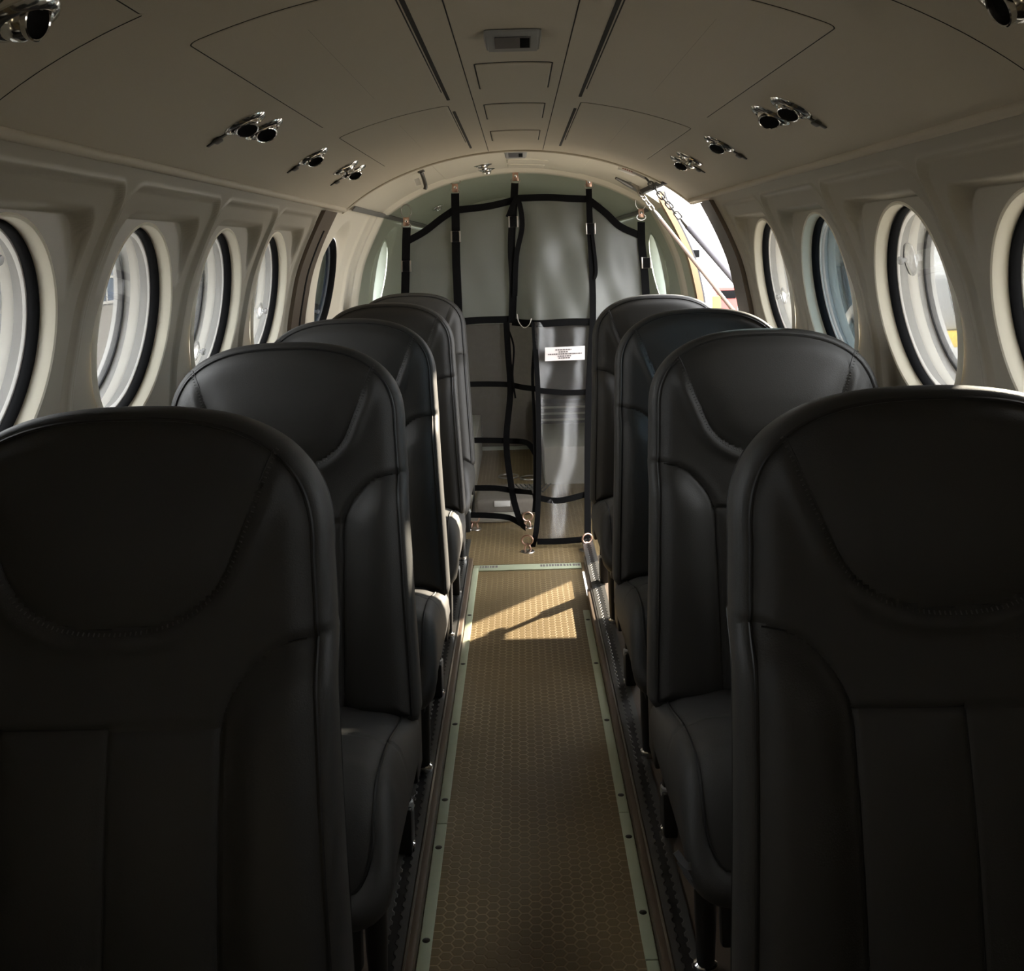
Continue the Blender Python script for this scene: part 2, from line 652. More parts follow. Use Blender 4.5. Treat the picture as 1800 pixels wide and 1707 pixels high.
for s in (-1, 1):
    def xx(a, b):
        return (a, b) if s > 0 else (-b, -a)
    for (ya, yb) in ((0.15, 1.15), (1.31, 2.22), (2.41, 3.25)):
        curved_plate('panel_gap', *xx(0.150, 0.4005), ya - 0.0015, yb + 0.0015, 0.0006, M['groove'], ceil, r=0.014)
        curved_plate('ceiling_panel', *xx(0.152, 0.3985), ya, yb, 0.0016, M['liner'], ceil)
    for (ya, yb) in ((0.6, 2.33), (2.52, 3.44)):
        curved_plate('air_slot', *xx(0.1405, 0.1475), ya, yb, 0.0008, M['groove'], ceil, r=0.003)
    curved_plate('seam_line', *xx(0.0915, 0.0935), 0.3, 3.62, 0.0006, M['groove'], ceil, r=0.0009)
for (ya, yb) in ((1.93, 2.23), (2.47, 2.75), (3.03, 3.30)):
    curved_plate('access_cover_gap', -0.0725, 0.0725, ya - 0.004, yb + 0.004, 0.0007, M['groove'], ceil, r=0.008)
    curved_plate('access_cover', -0.0695, 0.0695, ya, yb, 0.0028, M['liner'], ceil, r=0.006)
# headliner edge lip at its aft end and arch joint near the front
for k, (yy, dep, x0, x1) in enumerate(((3.652, 0.006, -0.60, 0.60),)):
    curved_plate('edge_lip', x0, x1, yy - 0.008, yy + 0.010, dep, M['liner'], ceil, r=0.004)
for s in (-1, 1):
    a, b = (0.40, 0.60) if s > 0 else (-0.60, -0.40)
    curved_plate('joint_line', a, b, 1.149, 1.1505, 0.0006, M['groove'], ceil, r=0.001)
curved_plate('mid_panel', -0.30, 0.265, 3.70, 4.55, 0.003, M['cream'], c2, off=0.009)
curved_plate('access_cover', -0.035, 0.125, 4.08, 4.24, 0.006, M['cream'], c2, off=0.009)
curved_plate('access_cover', -0.035, 0.12, 4.32, 4.46, 0.006, M['cream'], c2, off=0.009)


# ---- rails where headliner meets sidewall
def band(name, fx, side, y0, y1, dzs, o_in, o_out, m, parent=None, sy=None):
    """curved rib that follows the cabin section between y0 and y1"""
    V, F_ = [], []
    for dz in dzs:
        x = float(fx(dz))
        for (o, y) in ((-o_in, y0), (-o_in, y1), (o_out, y1), (o_out, y0)):
            V.append((side * (x + o), y, H + dz))
    n = len(dzs)
    for i in range(n - 1):
        for k in range(4):
            a, b = i * 4 + k, i * 4 + (k + 1) % 4
            F_.append((a, b, b + 4, a + 4))
    F_.append((0, 1, 2, 3))
    F_.append(tuple((n - 1) * 4 + k for k in range(4)))
    return mesh_obj(name, V, F_, m, parent, sharp=math.radians(35))


for k, s in enumerate((-1, 1)):
    prof = [(0.5890 + 0.0085 * math.cos(t), 0.1500 + 0.0085 * math.sin(t)) for t in np.linspace(0, 2 * PI, 14, endpoint=False)]
    ys = ylines(-0.6, 3.62, 0.2)
    V = [(s * x, y, H + z) for y in ys for (x, z) in prof]
    n = len(prof)
    F_ = [(i * n + a, i * n + (a + 1) % n, (i + 1) * n + (a + 1) % n, (i + 1) * n + a) for i in range(len(ys) - 1) for a in range(n)]
    o = mesh_obj('trim_%d' % (k + 1), V, F_, M['liner'])
    structure(o, 'long beige rail where headliner meets the %s sidewall' % ('left' if s < 0 else 'right'), 'trim')

# ---- brown frames at the aft end of the cabin
dzf = np.linspace(0.135, -1.12, 50)
f1 = band('trim_3', wallx, -1, 3.26, 3.47, dzf, 0.014, 0.01, M['brown'])
structure(f1, 'brown frame with black slot between left cabin wall and pale panel', 'trim')
band('slot', wallx, -1, 3.372, 3.392, np.linspace(0.075, -1.0, 40), 0.0155, 0.0, M['rubber'], f1)
f2 = band('trim_4', wallx, 1, 3.25, 3.375, dzf, 0.014, 0.02, M['brown'])
structure(f2, 'brown frame with black seal at the forward side of the open door', 'trim')
band('door_seal', wallx, 1, 3.375, 3.40, np.linspace(0.07, -1.1, 40), 0.004, 0.03, M['rubber'], f2)
band('outer_jamb', wallx, 1, 3.40, 3.49, dzf, 0.0, 0.02, M['brown'], f2)

# ---- door opening: aft jamb and head
dj = np.linspace(0.215, -1.12, 50)
j = band('trim_5', wallx, 1, 4.245, 4.30, dj, 0.006, 0.018, M['tan'])
structure(j, 'sunlit tan jamb at the aft side of the open door', 'trim')
band('jamb_seal', lambda d: wallx(d) + 0.018, 1, 4.25, 4.30, dj, 0.0, 0.008, M['seal'], j)
bm = bmesh.new()
zt = H + float(ceilz(0.50)) + 0.009
add_box(bm, (0.495, 3.60, zt - 0.016), (0.515, 4.30, zt + 0.01), 0.003)
j = bm_obj('trim_6', bm, M['seal'])
structure(j, 'dark head rail along the top of the open door', 'trim')
bm = bmesh.new()
add_box(bm, (0.53, 3.54, -0.06), (0.80, 4.30, -0.002), 0.004)
o = bm_obj('door_sill', bm, M['strip'])
structure(o, 'metal sill at the foot of the open door', 'door sill')

# arch rib between cabin and baggage compartment
XS = []
for x in np.linspace(0, 0.56, 26):
    XS.append((x, float(ceilz(x)) + 0.006))
for dz in np.linspace(0.17, -1.12, 40):
    if dz < XS[25][1]:
        XS.append((float(wallx(dz)) + 0.004, dz))
sec = [(-x, z) for x, z in reversed(XS)] + XS[1:]


def arch(name, sec, y0, y1, inn, m):
    V, F_ = [], []
    n = len(sec)
    P = [Vector((a, b)) for a, b in sec]
    for i, p in enumerate(P):
        d = (P[min(i + 1, n - 1)] - P[max(i - 1, 0)]).normalized()
        nn = Vector((d.y, -d.x))
        for (o, y) in ((-0.004, y0 - 0.03), (inn * 0.8, y0 - 0.006), (inn, y0 + 0.01), (inn, y1), (-0.004, y1)):
            q = p + nn * o
            V.append((q.x, y, H + q.y))
    for i in range(n - 1):
        for k in range(4):
            F_.append((i * 5 + k, i * 5 + k + 1, (i + 1) * 5 + k + 1, (i + 1) * 5 + k))
    return mesh_obj(name, V, F_, m, sharp=math.radians(35))


o = arch('trim_7', sec, 4.56, 4.63, 0.016, M['cream'])
structure(o, 'pale arched frame around the baggage compartment opening', 'trim')

# dark seam strips running aft along both shoulders
for k, (s, y0) in enumerate(((-1, 3.72), (1, 4.66))):
    bm = bmesh.new()
    pts = []
    for y in np.linspace(y0, 6.15, 16):
        sc_ = float(aft_scale(y))
        pts.append((s * 0.572 * sc_, y, H + 0.158 * sc_))
    add_ribbon(bm, pts, 0.019, 0.005, (-s * 0.75, 0, -0.66))
    o = bm_obj('trim_%d' % (8 + k), bm, M['strip2'])
    structure(o, 'dark grey seam strip running aft along the %s shoulder of the cabin' % ('left' if s < 0 else 'right'), 'trim')

# ---- end walls
bm = bmesh.new()
add_box(bm, (-0.8, 6.19, -0.1), (0.8, 6.24, 1.75))
o = bm_obj('wall_back', bm, M['primer'])
structure(o, 'pale green rear bulkhead behind the baggage net', 'wall')
bm = bmesh.new()
add_box(bm, (-0.74, 6.165, 0.03), (0.74, 6.19, 0.74), 0.004)
bm_obj('carpet_panel', bm, M['carpet'], o)
bm = bmesh.new()
add_box(bm, (-0.62, 6.17, 1.075), (0.62, 6.19, 1.08))
bm_obj('seam', bm, M['seal'], o)
bm = bmesh.new()
for x in (-0.235, -0.05, 0.33):
    add_box(bm, (x, 6.165, 1.06), (x + 0.085, 6.19, 1.075), 0.003)
bm_obj('latch', bm, M['dull'], o)
bm = bmesh.new()
for s in (-1, 1):
    add_tube(bm, smooth_path([(s * 0.38, 6.17, 1.40), (s * 0.30, 6.15, 1.385), (s * 0.24, 6.16, 1.40)]), 0.008)
bm_obj('pull_handle', bm, M['dull'], o)
bm = bmesh.new()
add_box(bm, (-1.0, -0.65, -0.1), (1.0, -0.6, 1.8))
o = bm_obj('wall_front', bm, M['liner'])
structure(o, 'beige partition at the front of the cabin', 'wall')

# ---- floor
YS = 3.94
bm = bmesh.new()
add_box(bm, (-0.2, -0.6, -0.03), (0.2, YS, 0.0))
o = bm_obj('floor', bm, M['hex'])
structure(o, 'brown hexagon patterned vinyl aisle floor', 'floor')
bm = bmesh.new()
add_box(bm, (-0.74, YS, -0.03), (0.74, 6.2, 0.004))
o = bm_obj('floor_aft', bm, M['hex'])
structure(o, 'hexagon patterned vinyl floor beneath the baggage net', 'floor')
for s, nm in ((-1, 'left'), (1, 'right')):
    bm = bmesh.new()
    a, b = sorted((s * 0.212, s * 0.74))
    add_box(bm, (a, -0.6, -0.03), (b, YS, 0.028))
    o = bm_obj('floor_' + nm, bm, M['brownfloor'])
    structure(o, 'brown raised floor under the %s row of seats' % nm, 'floor')
    bm = bmesh.new()
    a, b = sorted((s * 0.199, s * 0.2125))
    add_box(bm, (a, -0.6, -0.02), (b, YS if s < 0 else 3.55, 0.031), 0.002)
    r = bm_obj('riser', bm, M['riser'], o)
    bm = bmesh.new()
    a, b = sorted((s * 0.211, s * 0.2145))
    add_box(bm, (a, -0.6, 0.02), (b, YS if s < 0 else 3.55, 0.0335))
    bm_obj('edge_angle', bm, M['steel'], o)
    # seat track
    tr = mesh_obj('seat_track', [(-0.021, -0.6, 0), (0.021, -0.6, 0), (0.021, YS + 0.25, 0), (-0.021, YS + 0.25, 0),
                                 (-0.021, -0.6, 0.006), (0.021, -0.6, 0.006), (0.021, YS + 0.25, 0.006), (-0.021, YS + 0.25, 0.006)],
                  [(0, 1, 2, 3), (4, 5, 6, 7), (0, 1, 5, 4), (2, 3, 7, 6), (0, 3, 7, 4), (1, 2, 6, 5)], M['track'], smooth=False)
    tr.location = (s * 0.238, 0, 0.0275)
    tag(tr, 'dark perforated seat track along the %s edge of the aisle' % nm, 'seat track', kind='structure')
    tr2 = tr.copy()
    COL.objects.link(tr2)
    tr2.location = (s * 0.655, 0, 0.0275)
    tag(tr2, 'dark perforated seat track along the foot of the %s cabin wall' % nm, 'seat track', kind='structure')

# pale green strips with screws along the aisle
n = 10
for s, nm in ((-1, 'left'), (1, 'right')):
    yend = 3.90 if s < 0 else 3.42
    segs = [(-0.6, 2.165), (2.168, yend)] if s < 0 else [(-0.6, 1.735), (1.738, 2.19), (2.193, yend)]
    root = None
    for (a_, b_) in segs:
        bm = bmesh.new()
        a, b = sorted((s * 0.1765, s * 0.1975))
        add_box(bm, (a, a_, 0.0), (b, b_, 0.005), 0.0015)
        o = bm_obj('trim_%d' % n if root is None else 'strip_length', bm, M['strip'], root)
        if root is None:
            root = o
            n += 1
    ends = [1.86, 2.10, 2.26, 2.62, 2.98, 3.33] if s > 0 else [1.80, 2.08, 2.26, 2.62, 3.0, 3.4]
    for y in ends:
        bm = bmesh.new()
        Mx = Matrix.Translation((s * 0.187, y, 0.004))
        add_lathe(bm, [(0.0001, 0.0024), (0.004, 0.0022), (0.0068, 0.0012), (0.0074, 0.0)], 16, Mx)
        bm_obj('screw', bm, M['screw'], root)
    structure(root, 'pale green metal strip with dark screws along the %s side of the aisle' % nm, 'floor strip')

# tape across the floor step
bm = bmesh.new()
add_box(bm, (-0.195, YS - 0.068, 0.0), (0.20, YS - 0.004, 0.0045), 0.001)
tp = bm_obj('floor_tape', bm, M['strip'])
tag(tp, 'pale tape strip with worn black print across the floor step', 'tape')
random.seed(3)
for (x0, x1) in ((-0.172, -0.105), (0.05, 0.195)):
    bm = bmesh.new()
    x = x0
    while x < x1:
        w = random.uniform(0.004, 0.009)
        add_box(bm, (x, YS - 0.040, 0.004), (x + w, YS - 0.016, 0.0049))
        x += w + random.uniform(0.002, 0.005)
    bm_obj('lettering', bm, M['ink'], tp)

# ------------------------------------------------------------------ windows
def ring_mesh(prof, n=96):
    """profile of (r, depth) about the window axis; depth grows outboard"""
    V, F_ = [], []
    for r, d in prof:
        for k in range(n):
            a = 2 * PI * k / n
            V.append((d, r * math.cos(a), r * math.sin(a)))
    m = len(prof)
    for i in range(m - 1):
        for k in range(n):
            F_.append((i * n + k, i * n + (k + 1) % n, (i + 1) * n + (k + 1) % n, (i + 1) * n + k))
    return V, F_


WIN = {}


def window(num, side, yc, kind, label):
    if kind == 'cabin':
        x0 = float(winx(ZW)) + 0.023
    elif kind == 'flush':
        x0 = float(wallx(ZW)) + 0.006
    else:
        x0 = (float(wallx(ZW)) + 0.004) * float(aft_scale(yc))
    tilt = math.atan2(0.029, 0.21) if kind == 'cabin' else math.atan2(0.035, 0.20)
    root = empty('window_%d' % num, (side * x0, yc, H + ZW))
    root.rotation_euler = (0, -tilt, 0 if side > 0 else PI)
    structure(root, label, 'window')

    def part(name, prof, m):
        V, F_ = ring_mesh(prof)
        return mesh_obj(name, V, F_, m, root, sharp=math.radians(35))
    if kind == 'cabin':
        part('reveal', [(0.1905, -0.0175), (0.1875, -0.0225), (0.1840, -0.0245), (0.1810, -0.0225), (0.1790, -0.015), (0.1775, 0.003), (0.182, 0.006)], M['reveal'])
        part('gasket', [(0.179, 0.002), (0.1755, -0.001), (0.173, -0.001), (0.1715, 0.001), (0.171, 0.013), (0.173, 0.018), (0.182, 0.016)], M['rubber'])
        part('liner', [(0.184, 0.010), (0.170, 0.017), (0.1675, 0.022), (0.166, 0.034), (0.163, 0.040), (0.162, 0.085), (0.19, 0.086)], M['tube'])
        dp = (0.018, 0.064)
    elif kind == 'flush':
        part('gasket', [(0.181, 0.004), (0.176, -0.002), (0.168, -0.001), (0.164, 0.006), (0.163, 0.02), (0.175, 0.02)], M['rubber'])
        part('liner', [(0.178, 0.014), (0.164, 0.019), (0.163, 0.055), (0.185, 0.056)], M['tube'])
        dp = (0.018, 0.045)
    else:
        part('liner', [(0.184, 0.012), (0.182, 0.001), (0.176, -0.006), (0.170, -0.005), (0.166, 0.004), (0.160, 0.03), (0.158, 0.055), (0.186, 0.056)], M['greenish'])
        dp = (0.04,)
    part('outer_seal', [(0.1655, dp[-1] + 0.0), (0.155, dp[-1] - 0.001), (0.1535, dp[-1] + 0.002), (0.1535, dp[-1] + 0.01), (0.164, dp[-1] + 0.012)], M['seal'])
    for i, d in enumerate(dp):
        n = 64
        V = [(d, 0, 0)] + [(d, 0.1615 * math.cos(2 * PI * k / n), 0.1615 * math.sin(2 * PI * k / n)) for k in range(n)]
        F_ = [(0, 1 + k, 1 + (k + 1) % n) for k in range(n)]
        mesh_obj('pane', V, F_, M['pane'] if i == len(dp) - 1 else M['pane2'], root, smooth=False)
    WIN[num] = (side, root, x0, yc, tilt)


num = 1
LABW = {0: 'added unseen round window in the %s wall just ahead of the camera, to light the nearest seats',
        1: 'round window in beige pocket on the %s wall nearest the camera, cut by the picture edge',
        2: 'round window in beige pocket on the %s wall, second of the four in view', 3: 'round window in beige pocket on the %s wall, third of the four in view',
        4: 'round window in beige pocket on the %s wall, the last before the brown frame'}
for k, y in enumerate(LW):
    window(num, -1, y, 'cabin', LABW[k] % 'left')
    num += 1
window(num, -1, 3.86, 'flush', 'dark round window with thin black edge just behind the brown left frame')
num += 1
window(num, -1, 5.12, 'aft', 'round window with pale green rim on the left, behind the baggage net')
num += 1
for k, y in enumerate(RW):
    window(num, 1, y, 'cabin', LABW[k] % 'right')
    num += 1
window(num, 1, 5.12, 'aft', 'round window with pale green rim on the right, beside the open door')


def film(num, d, m, label):  # tinted sheet added to a window, standing for the colour seen outside
    root = WIN[num][1]
    n = 64
    V = [(d, 0, 0)] + [(d, 0.164 * math.cos(2 * PI * k / n), 0.164 * math.sin(2 * PI * k / n)) for k in range(n)]
    o = mesh_obj('tinted_film', V, [(0, 1 + k, 1 + (k + 1) % n) for k in range(n)], m, root, smooth=False)
    o['label'] = label


M['bluefilm'] = clear_mat('blue_film', (0.40, 0.56, 0.68), 0.06, 0.1)
M['darkfilm'] = clear_mat('dark_blue_film', (0.06, 0.085, 0.12), 0.06, 0.1)
film(11, 0.026, M['bluefilm'], 'blue tinted film standing in for the blue view outside')
film(6, 0.024, M['darkfilm'], 'dark blue tinted film standing in for the dark view outside')
WIN[11][1]['label'] = 'round window with a blue tint in the right wall, third of the four in view'


def suction_cup(num, dy, dz, label, r=0.024):
    side, root, x0, yc, tilt = WIN[num]
    d = 0.0175
    R = Matrix.Rotation(root.rotation_euler.z, 4, 'Z') @ Matrix.Rotation(root.rotation_euler.y, 4, 'Y')
    p = Vector((side * x0, yc, H + ZW)) + R @ Vector((d, dy * (1 if side > 0 else -1), dz))
    e = empty('suction_cup', p)
    e.rotation_euler = root.rotation_euler
    tag(e, label, 'suction cup', 'clear suction cups on the windows')
    Mx = Matrix.Rotation(-PI / 2, 4, 'Y')     # local Z -> inboard
    bm = bmesh.new()
    add_lathe(bm, [(r, 0.0), (r * 0.97, 0.0015), (r * 0.6, 0.005), (0.006, 0.008), (0.0001, 0.0085)], 28, Mx)
    bm_obj('cup', bm, M['clearcup'], e)
    bm = bmesh.new()
    add_lathe(bm, [(0.0045, 0.008), (0.004, 0.013), (0.0075, 0.0145), (0.008, 0.019), (0.0065, 0.0215), (0.0001, 0.022)], 20, Mx)
    bm_obj('knob', bm, M['clearknob'], e)


M['clearknob'] = mat('clear_plastic_knob', (0.5, 0.5, 0.5), 0.15)
M['clearknob'].node_tree.nodes['Principled BSDF'].inputs['Alpha'].default_value = 0.55
suction_cup(4, -0.005, -0.105, 'clear suction cup with knob low on the third left window')
suction_cup(5, 0.06, -0.045, 'clear suction cup with knob on the fourth left window')
suction_cup(6, -0.07, -0.09, 'small clear suction cup on the dark window behind the brown frame')
suction_cup(10, 0.09, 0.075, 'large clear suction cup with knob high on the second right window', 0.032)
suction_cup(12, 0.06, -0.04, 'clear suction cup with knob on the right window next to the door')
suction_cup(2, 0.03, 0.12, 'clear suction cup on the left window nearest the camera, cut by the picture edge')

# ------------------------------------------------------------------ seats
REC = math.radians(8)
ZB, LB = 0.33, 0.674
Bv = Vector((0, math.sin(REC), math.cos(REC)))
Bn = Vector((0, -math.cos(REC), math.sin(REC)))


def seg_dist(P, line):
    P = np.asarray(P)
    L = np.asarray(line)
    best = np.full(len(P), 9.0)
    for a, b in zip(L, L[1:]):
        ab = b - a
        t = np.clip(((P - a) @ ab) / max(ab @ ab, 1e-12), 0, 1)
        best = np.minimum(best, np.hypot(*(P - (a + t[:, None] * ab)).T))
    return best


def outline_resample(pts, step):
    pts = np.array(pts)
    nx = np.roll(pts, -1, 0)
    L = np.hypot(*(nx - pts).T)
    tot = L.sum()
    cum = np.concatenate([[0], np.cumsum(L)])
    n = int(tot / step)
    out = []
    P = np.vstack([pts, pts[:1]])
    for s in np.linspace(0, tot, n, endpoint=False):
        i = min(np.searchsorted(cum, s, 'right') - 1, len(pts) - 1)
        t = (s - cum[i]) / max(L[i], 1e-9)
        out.append(P[i] * (1 - t) + P[i + 1] * t)
    return np.array(out)


def back_outline():
    pts = []
    W0, W1, tc_ = 0.236, 0.208, 0.150
    vt = LB - 0.012
    vc = vt - tc_

    def hw(v):
        return W0 + (W1 - W0) * min(1, max(0, v / vc)) ** 1.1
    for v in np.linspace(0.0, vc, 30):
        pts.append((hw(v), v))
    for a in np.linspace(0, PI / 2, 40)[1:]:
        c, s = math.cos(a), math.sin(a)
        e = 2 / 2.6
        pts.append((W1 * (c ** e if c > 1e-9 else 0), vc + tc_ * s ** e))
    pts += [(-u, v) for u, v in reversed(pts[:-1])]
    return outline_resample(pts, 0.005)


def cr2(pts, n=10):
    return np.array([[p.x, p.y] for p in smooth_path([(a, b, 0) for a, b in pts], n)])


vt_ = LB
Uh = [(0.186, -0.020), (0.166, -0.052), (0.135, -0.133), (0.108, -0.192), (0.062, -0.2235), (0.0, -0.232)]
Uline = cr2([(a, vt_ + b) for a, b in Uh] + [(-a, vt_ + b) for a, b in reversed(Uh[:-1])])
Bh = [(0.262, -0.245), (0.20, -0.249), (0.165, -0.261), (0.138, -0.288), (0.121, -0.318), (0.1165, -0.345)]
Bl = cr2([(a, vt_ + b) for a, b in Bh])
BR = np.vstack([Bl, [[0.1165, 0.0]]])
BL_ = BR * np.array([-1, 1])
HL = np.array([[-0.1175, vt_ - 0.332], [0.1175, vt_ - 0.332]])
CL = np.array([[0, vt_ - 0.332], [0, 0]])


def back_regions(P):
    u, v = np.abs(P[:, 0]), P[:, 1]
    half = Uline[:len(Uline) // 2 + 1]
    uv = half[np.argsort(half[:, 1])]
    uu = np.interp(v, uv[:, 1], uv[:, 0])
    pad = (v > vt_ - 0.232) & (u < uu)
    bo = np.argsort(Bl[:, 0])
    bvv = np.interp(u, Bl[bo, 0], Bl[bo, 1])
    bol = (v < bvv) & (u > 0.1165)
    lum = (u <= 0.1165) & (v < vt_ - 0.332)
    reg = np.zeros(len(P), int)
    reg[pad] = 1
    reg[bol & (P[:, 0] > 0)] = 2
    reg[bol & (P[:, 0] < 0)] = 3
    reg[lum] = 4
    return reg


def rings_from(out, med, ts):
    return [med + (out - med) * t for t in ts]


def back_height(P, ed):
    u, v = P[:, 0], P[:, 1]
    h = 0.05 + 0.012 * (1 - (u / 0.24) ** 2)
    h = h + 0.010 * np.exp(-((v - (vt_ - 0.45)) / 0.14) ** 2)
    dU, dB = seg_dist(P, Uline), np.minimum(seg_dist(P, BR), seg_dist(P, BL_))
    dH, dC = seg_dist(P, HL), seg_dist(P, CL)
    reg = back_regions(P)
    pad = reg == 1
    fade = 1 - sstep(v, vt_ - 0.14, vt_ - 0.035)
    h = h + np.where(pad, 0.011 * (1 - np.exp(-(dU / 0.028) ** 2)) * fade, 0)
    h = h + np.where(~pad & (reg == 0), 0.0065 * np.exp(-((dU - 0.016) / 0.010) ** 2) * fade, 0)
    bol = (reg == 2) | (reg == 3)
    h = h + np.where(bol, 0.026 * (1 - np.exp(-(dB / 0.032) ** 2)), 0)
    h = h + np.where(reg == 4, 0.006 * (1 - np.exp(-(np.minimum(np.minimum(dC, dB), dH) / 0.022) ** 2)), 0)
    h = h + np.where(reg == 0, 0.0015 * np.exp(-((np.minimum(dB, dH) - 0.012) / 0.008) ** 2), 0)
    for d, g, w in ((dU, 0.0035, 0.0032), (dB, 0.0045, 0.0035), (dH, 0.004, 0.0032), (dC, 0.0025, 0.003)):
        gg = g * ((0.25 + 0.75 * (1 - sstep(v, vt_ - 0.20, vt_ - 0.10))) if d is dU else 1)
        h = h - gg * np.exp(-(d / w) ** 2)
    h = h - 0.016 * np.exp(-(ed / 0.016) ** 1.5)
    return h


def bpos(P, w):
    u, v = P[:, 0], P[:, 1]
    return np.stack([u, v * Bv.y + w * Bn.y, ZB + v * Bv.z + w * Bn.z], 1)


def loft(rings, closed=True):
    n = len(rings[0])
    V = np.concatenate(rings)
    F_ = []
    for a in range(len(rings) - 1):
        for i in range(n):
            j = (i + 1) % n
            F_.append((a * n + i, a * n + j, (a + 1) * n + j, (a + 1) * n + i))
    return V, F_


def split_parts(V, F_, reg, names, m, parent):
    F_ = np.array(F_)
    for k, nm in names.items():
        fs = F_[reg == k]
        if len(fs) == 0:
            continue
        ids, inv = np.unique(fs.ravel(), return_inverse=True)
        o = mesh_obj(nm, V[ids].tolist(), inv.reshape(-1, 4).tolist(), m, parent)


def outline_like(line, step):
    dd = np.concatenate([[0], np.cumsum(np.hypot(*np.diff(line, axis=0).T))])
    t = np.linspace(0, dd[-1], max(2, int(dd[-1] / step)))
    return np.stack([np.interp(t, dd, line[:, 0]), np.interp(t, dd, line[:, 1])], 1)


def make_seat():
    root = empty('passenger_seat')
    out = back_outline()
    med = np.stack([np.zeros(len(out)), np.clip(out[:, 1], 0.20, LB - 0.19)], 1)
    span = np.hypot(*(out - med).T)
    ts = np.concatenate([np.linspace(1, 0.86, 16), np.linspace(0.86, 0.0, 84)[1:]])
    P2, rings = [], []
    for t in ts:
        P = med + (out - med) * t
        P2.append(P)
        w = back_height(P, span * (1 - t))
        rings.append(bpos(P, w))
    V, F_ = loft(rings)
    PP = np.concatenate(P2)
    cen = PP[np.array(F_)].mean(1)
    reg = back_regions(cen)
    split_parts(V, F_, reg, {0: 'shoulder_panel', 1: 'headrest_pad', 2: 'side_bolster', 3: 'side_bolster', 4: 'back_panel'}, M['leather'], root)
    # gusset round the edge
    w0 = back_height(out, np.zeros(len(out)))
    nx = np.roll(out, -1, 0) - np.roll(out, 1, 0)
    nrm = np.stack([nx[:, 1], -nx[:, 0]], 1)
    nrm /= np.linalg.norm(nrm, axis=1)[:, None]
    G = []
    for (o, dw) in ((0.0, 0.0), (0.004, 0.0005), (0.010, -0.004), (0.0145, -0.015), (0.0155, -0.035), (0.0145, -0.060), (0.010, -0.082), (0.004, -0.091), (0.0, -0.092)):
        G.append(bpos(out + nrm * o, w0 + dw))
    V, F_ = loft(G)
    mesh_obj('side_border', V.tolist(), F_, M['leather'], root)
    R2 = []
    for t in (1.0, 0.97, 0.9, 0.6, 0.3, 0.0):
        P = med + (out - med) * t
        R2.append(bpos(P, w0 - 0.092 - 0.012 * (1 - t ** 4)))
    V, F_ = loft(R2)
    mesh_obj('back_cover', V.tolist(), F_, M['black'], root)
    bm = bmesh.new()
    add_tube(bm, bpos(out + nrm * 0.001, w0 + 0.0002).tolist(), 0.0023, 6, closed=True)
    bm_obj('piping', bm, M['piping'], root)
    bm = bmesh.new()
    pk = G[6]
    add_tube(bm, (bpos(out + nrm * 0.0102, w0 - 0.080)).tolist(), 0.0018, 6, closed=True)
    bm_obj('rear_piping', bm, M['piping'], root)
    # sewn seams; dark tubes draw the shadow line in each groove
    for line in (BR, BL_, HL, CL, Uline):
        L_ = outline_like(line, 0.004)
        ed = np.full(len(L_), 0.1)
        top = np.clip((L_[:, 1] - (vt_ - 0.11)) / 0.09, 0, 1) if line is Uline else np.zeros(len(L_))
        w_ = back_height(L_, ed) - 0.0002 - 0.004 * top
        k_ = (np.abs(L_[:, 0]) < 0.209) & (L_[:, 1] < vt_ - 0.045)
        bm = bmesh.new()
        add_tube(bm, bpos(L_, w_)[k_].tolist(), 0.0011 if line is not Uline else 0.0008, 5)
        bm_obj('seam', bm, M['piping'], root)
    # stitching along the headrest pad
    LL = Uline
    dd = np.concatenate([[0], np.cumsum(np.hypot(*np.diff(LL, axis=0).T))])
    bm = bmesh.new()
    for s in np.arange(0.03, dd[-1] - 0.03, 0.0055):
        u = np.array([np.interp(s, dd, LL[:, 0]), np.interp(s, dd, LL[:, 1])])
        e = np.array([np.interp(s + 0.001, dd, LL[:, 0]), np.interp(s + 0.001, dd, LL[:, 1])]) - u
        nrm2 = np.array([e[1], -e[0]]) / np.linalg.norm(e)
        if (u + nrm2 * 0.01)[1] > u[1]:
            nrm2 = -nrm2
        a, b = u + nrm2 * 0.0030, u + nrm2 * 0.0062
        A = bpos(np.array([a, b]), back_height(np.array([a, b]), np.array([0.1, 0.1])) + 0.0005)
        add_tube(bm, A.tolist(), 0.0009, 4)
    bm_obj('stitching', bm, M['stitch'], root)

    # ---- cushion
    x1, ya, yb = 0.218, -0.470, 0.0
    r = 0.03
    pts = []
    for (cx, cy, a0, rr) in ((x1 - r, yb - r, 0, r), (-x1 + r, yb - r, 90, r), (-x1 + r, ya + r, 180, r), (x1 - r, ya + r, 270, r)):
        for k in range(10):
            a = math.radians(a0 + 10 * k)
            pts.append((cx + rr * math.cos(a), cy + rr * math.sin(a)))
    out = outline_resample(pts, 0.008)
    c = np.array([0, (ya + yb) / 2])
    med = c + np.clip(out - c, [-0.01, -0.03], [0.01, 0.03])
    span = np.hypot(*(out - med).T)
    seam = np.array([[-0.26, -0.255], [0.26, -0.255]])

    def chh(P, ed):
        y = P[:, 1]
        h = 0.345 + 0.055 * sstep(-y, 0.02, 0.33) - 0.125 * np.clip((-y - 0.36) / 0.11, 0, 1) ** 2.2 + 0.012 * (1 - (P[:, 0] / 0.22) ** 2)
        h = h - 0.004 * np.exp(-(seg_dist(P, seam) / 0.0035) ** 2)
        return h - 0.010 * np.exp(-(ed / 0.02) ** 1.5)

    rings, P2 = [], []
    for t in np.concatenate([np.linspace(1, 0.8, 12), np.linspace(0.8, 0, 34)[1:]]):
        P = med + (out - med) * t
        P2.append(P)
        rings.append(np.stack([P[:, 0], P[:, 1], chh(P, span * (1 - t))], 1))
    V, F_ = loft(rings)
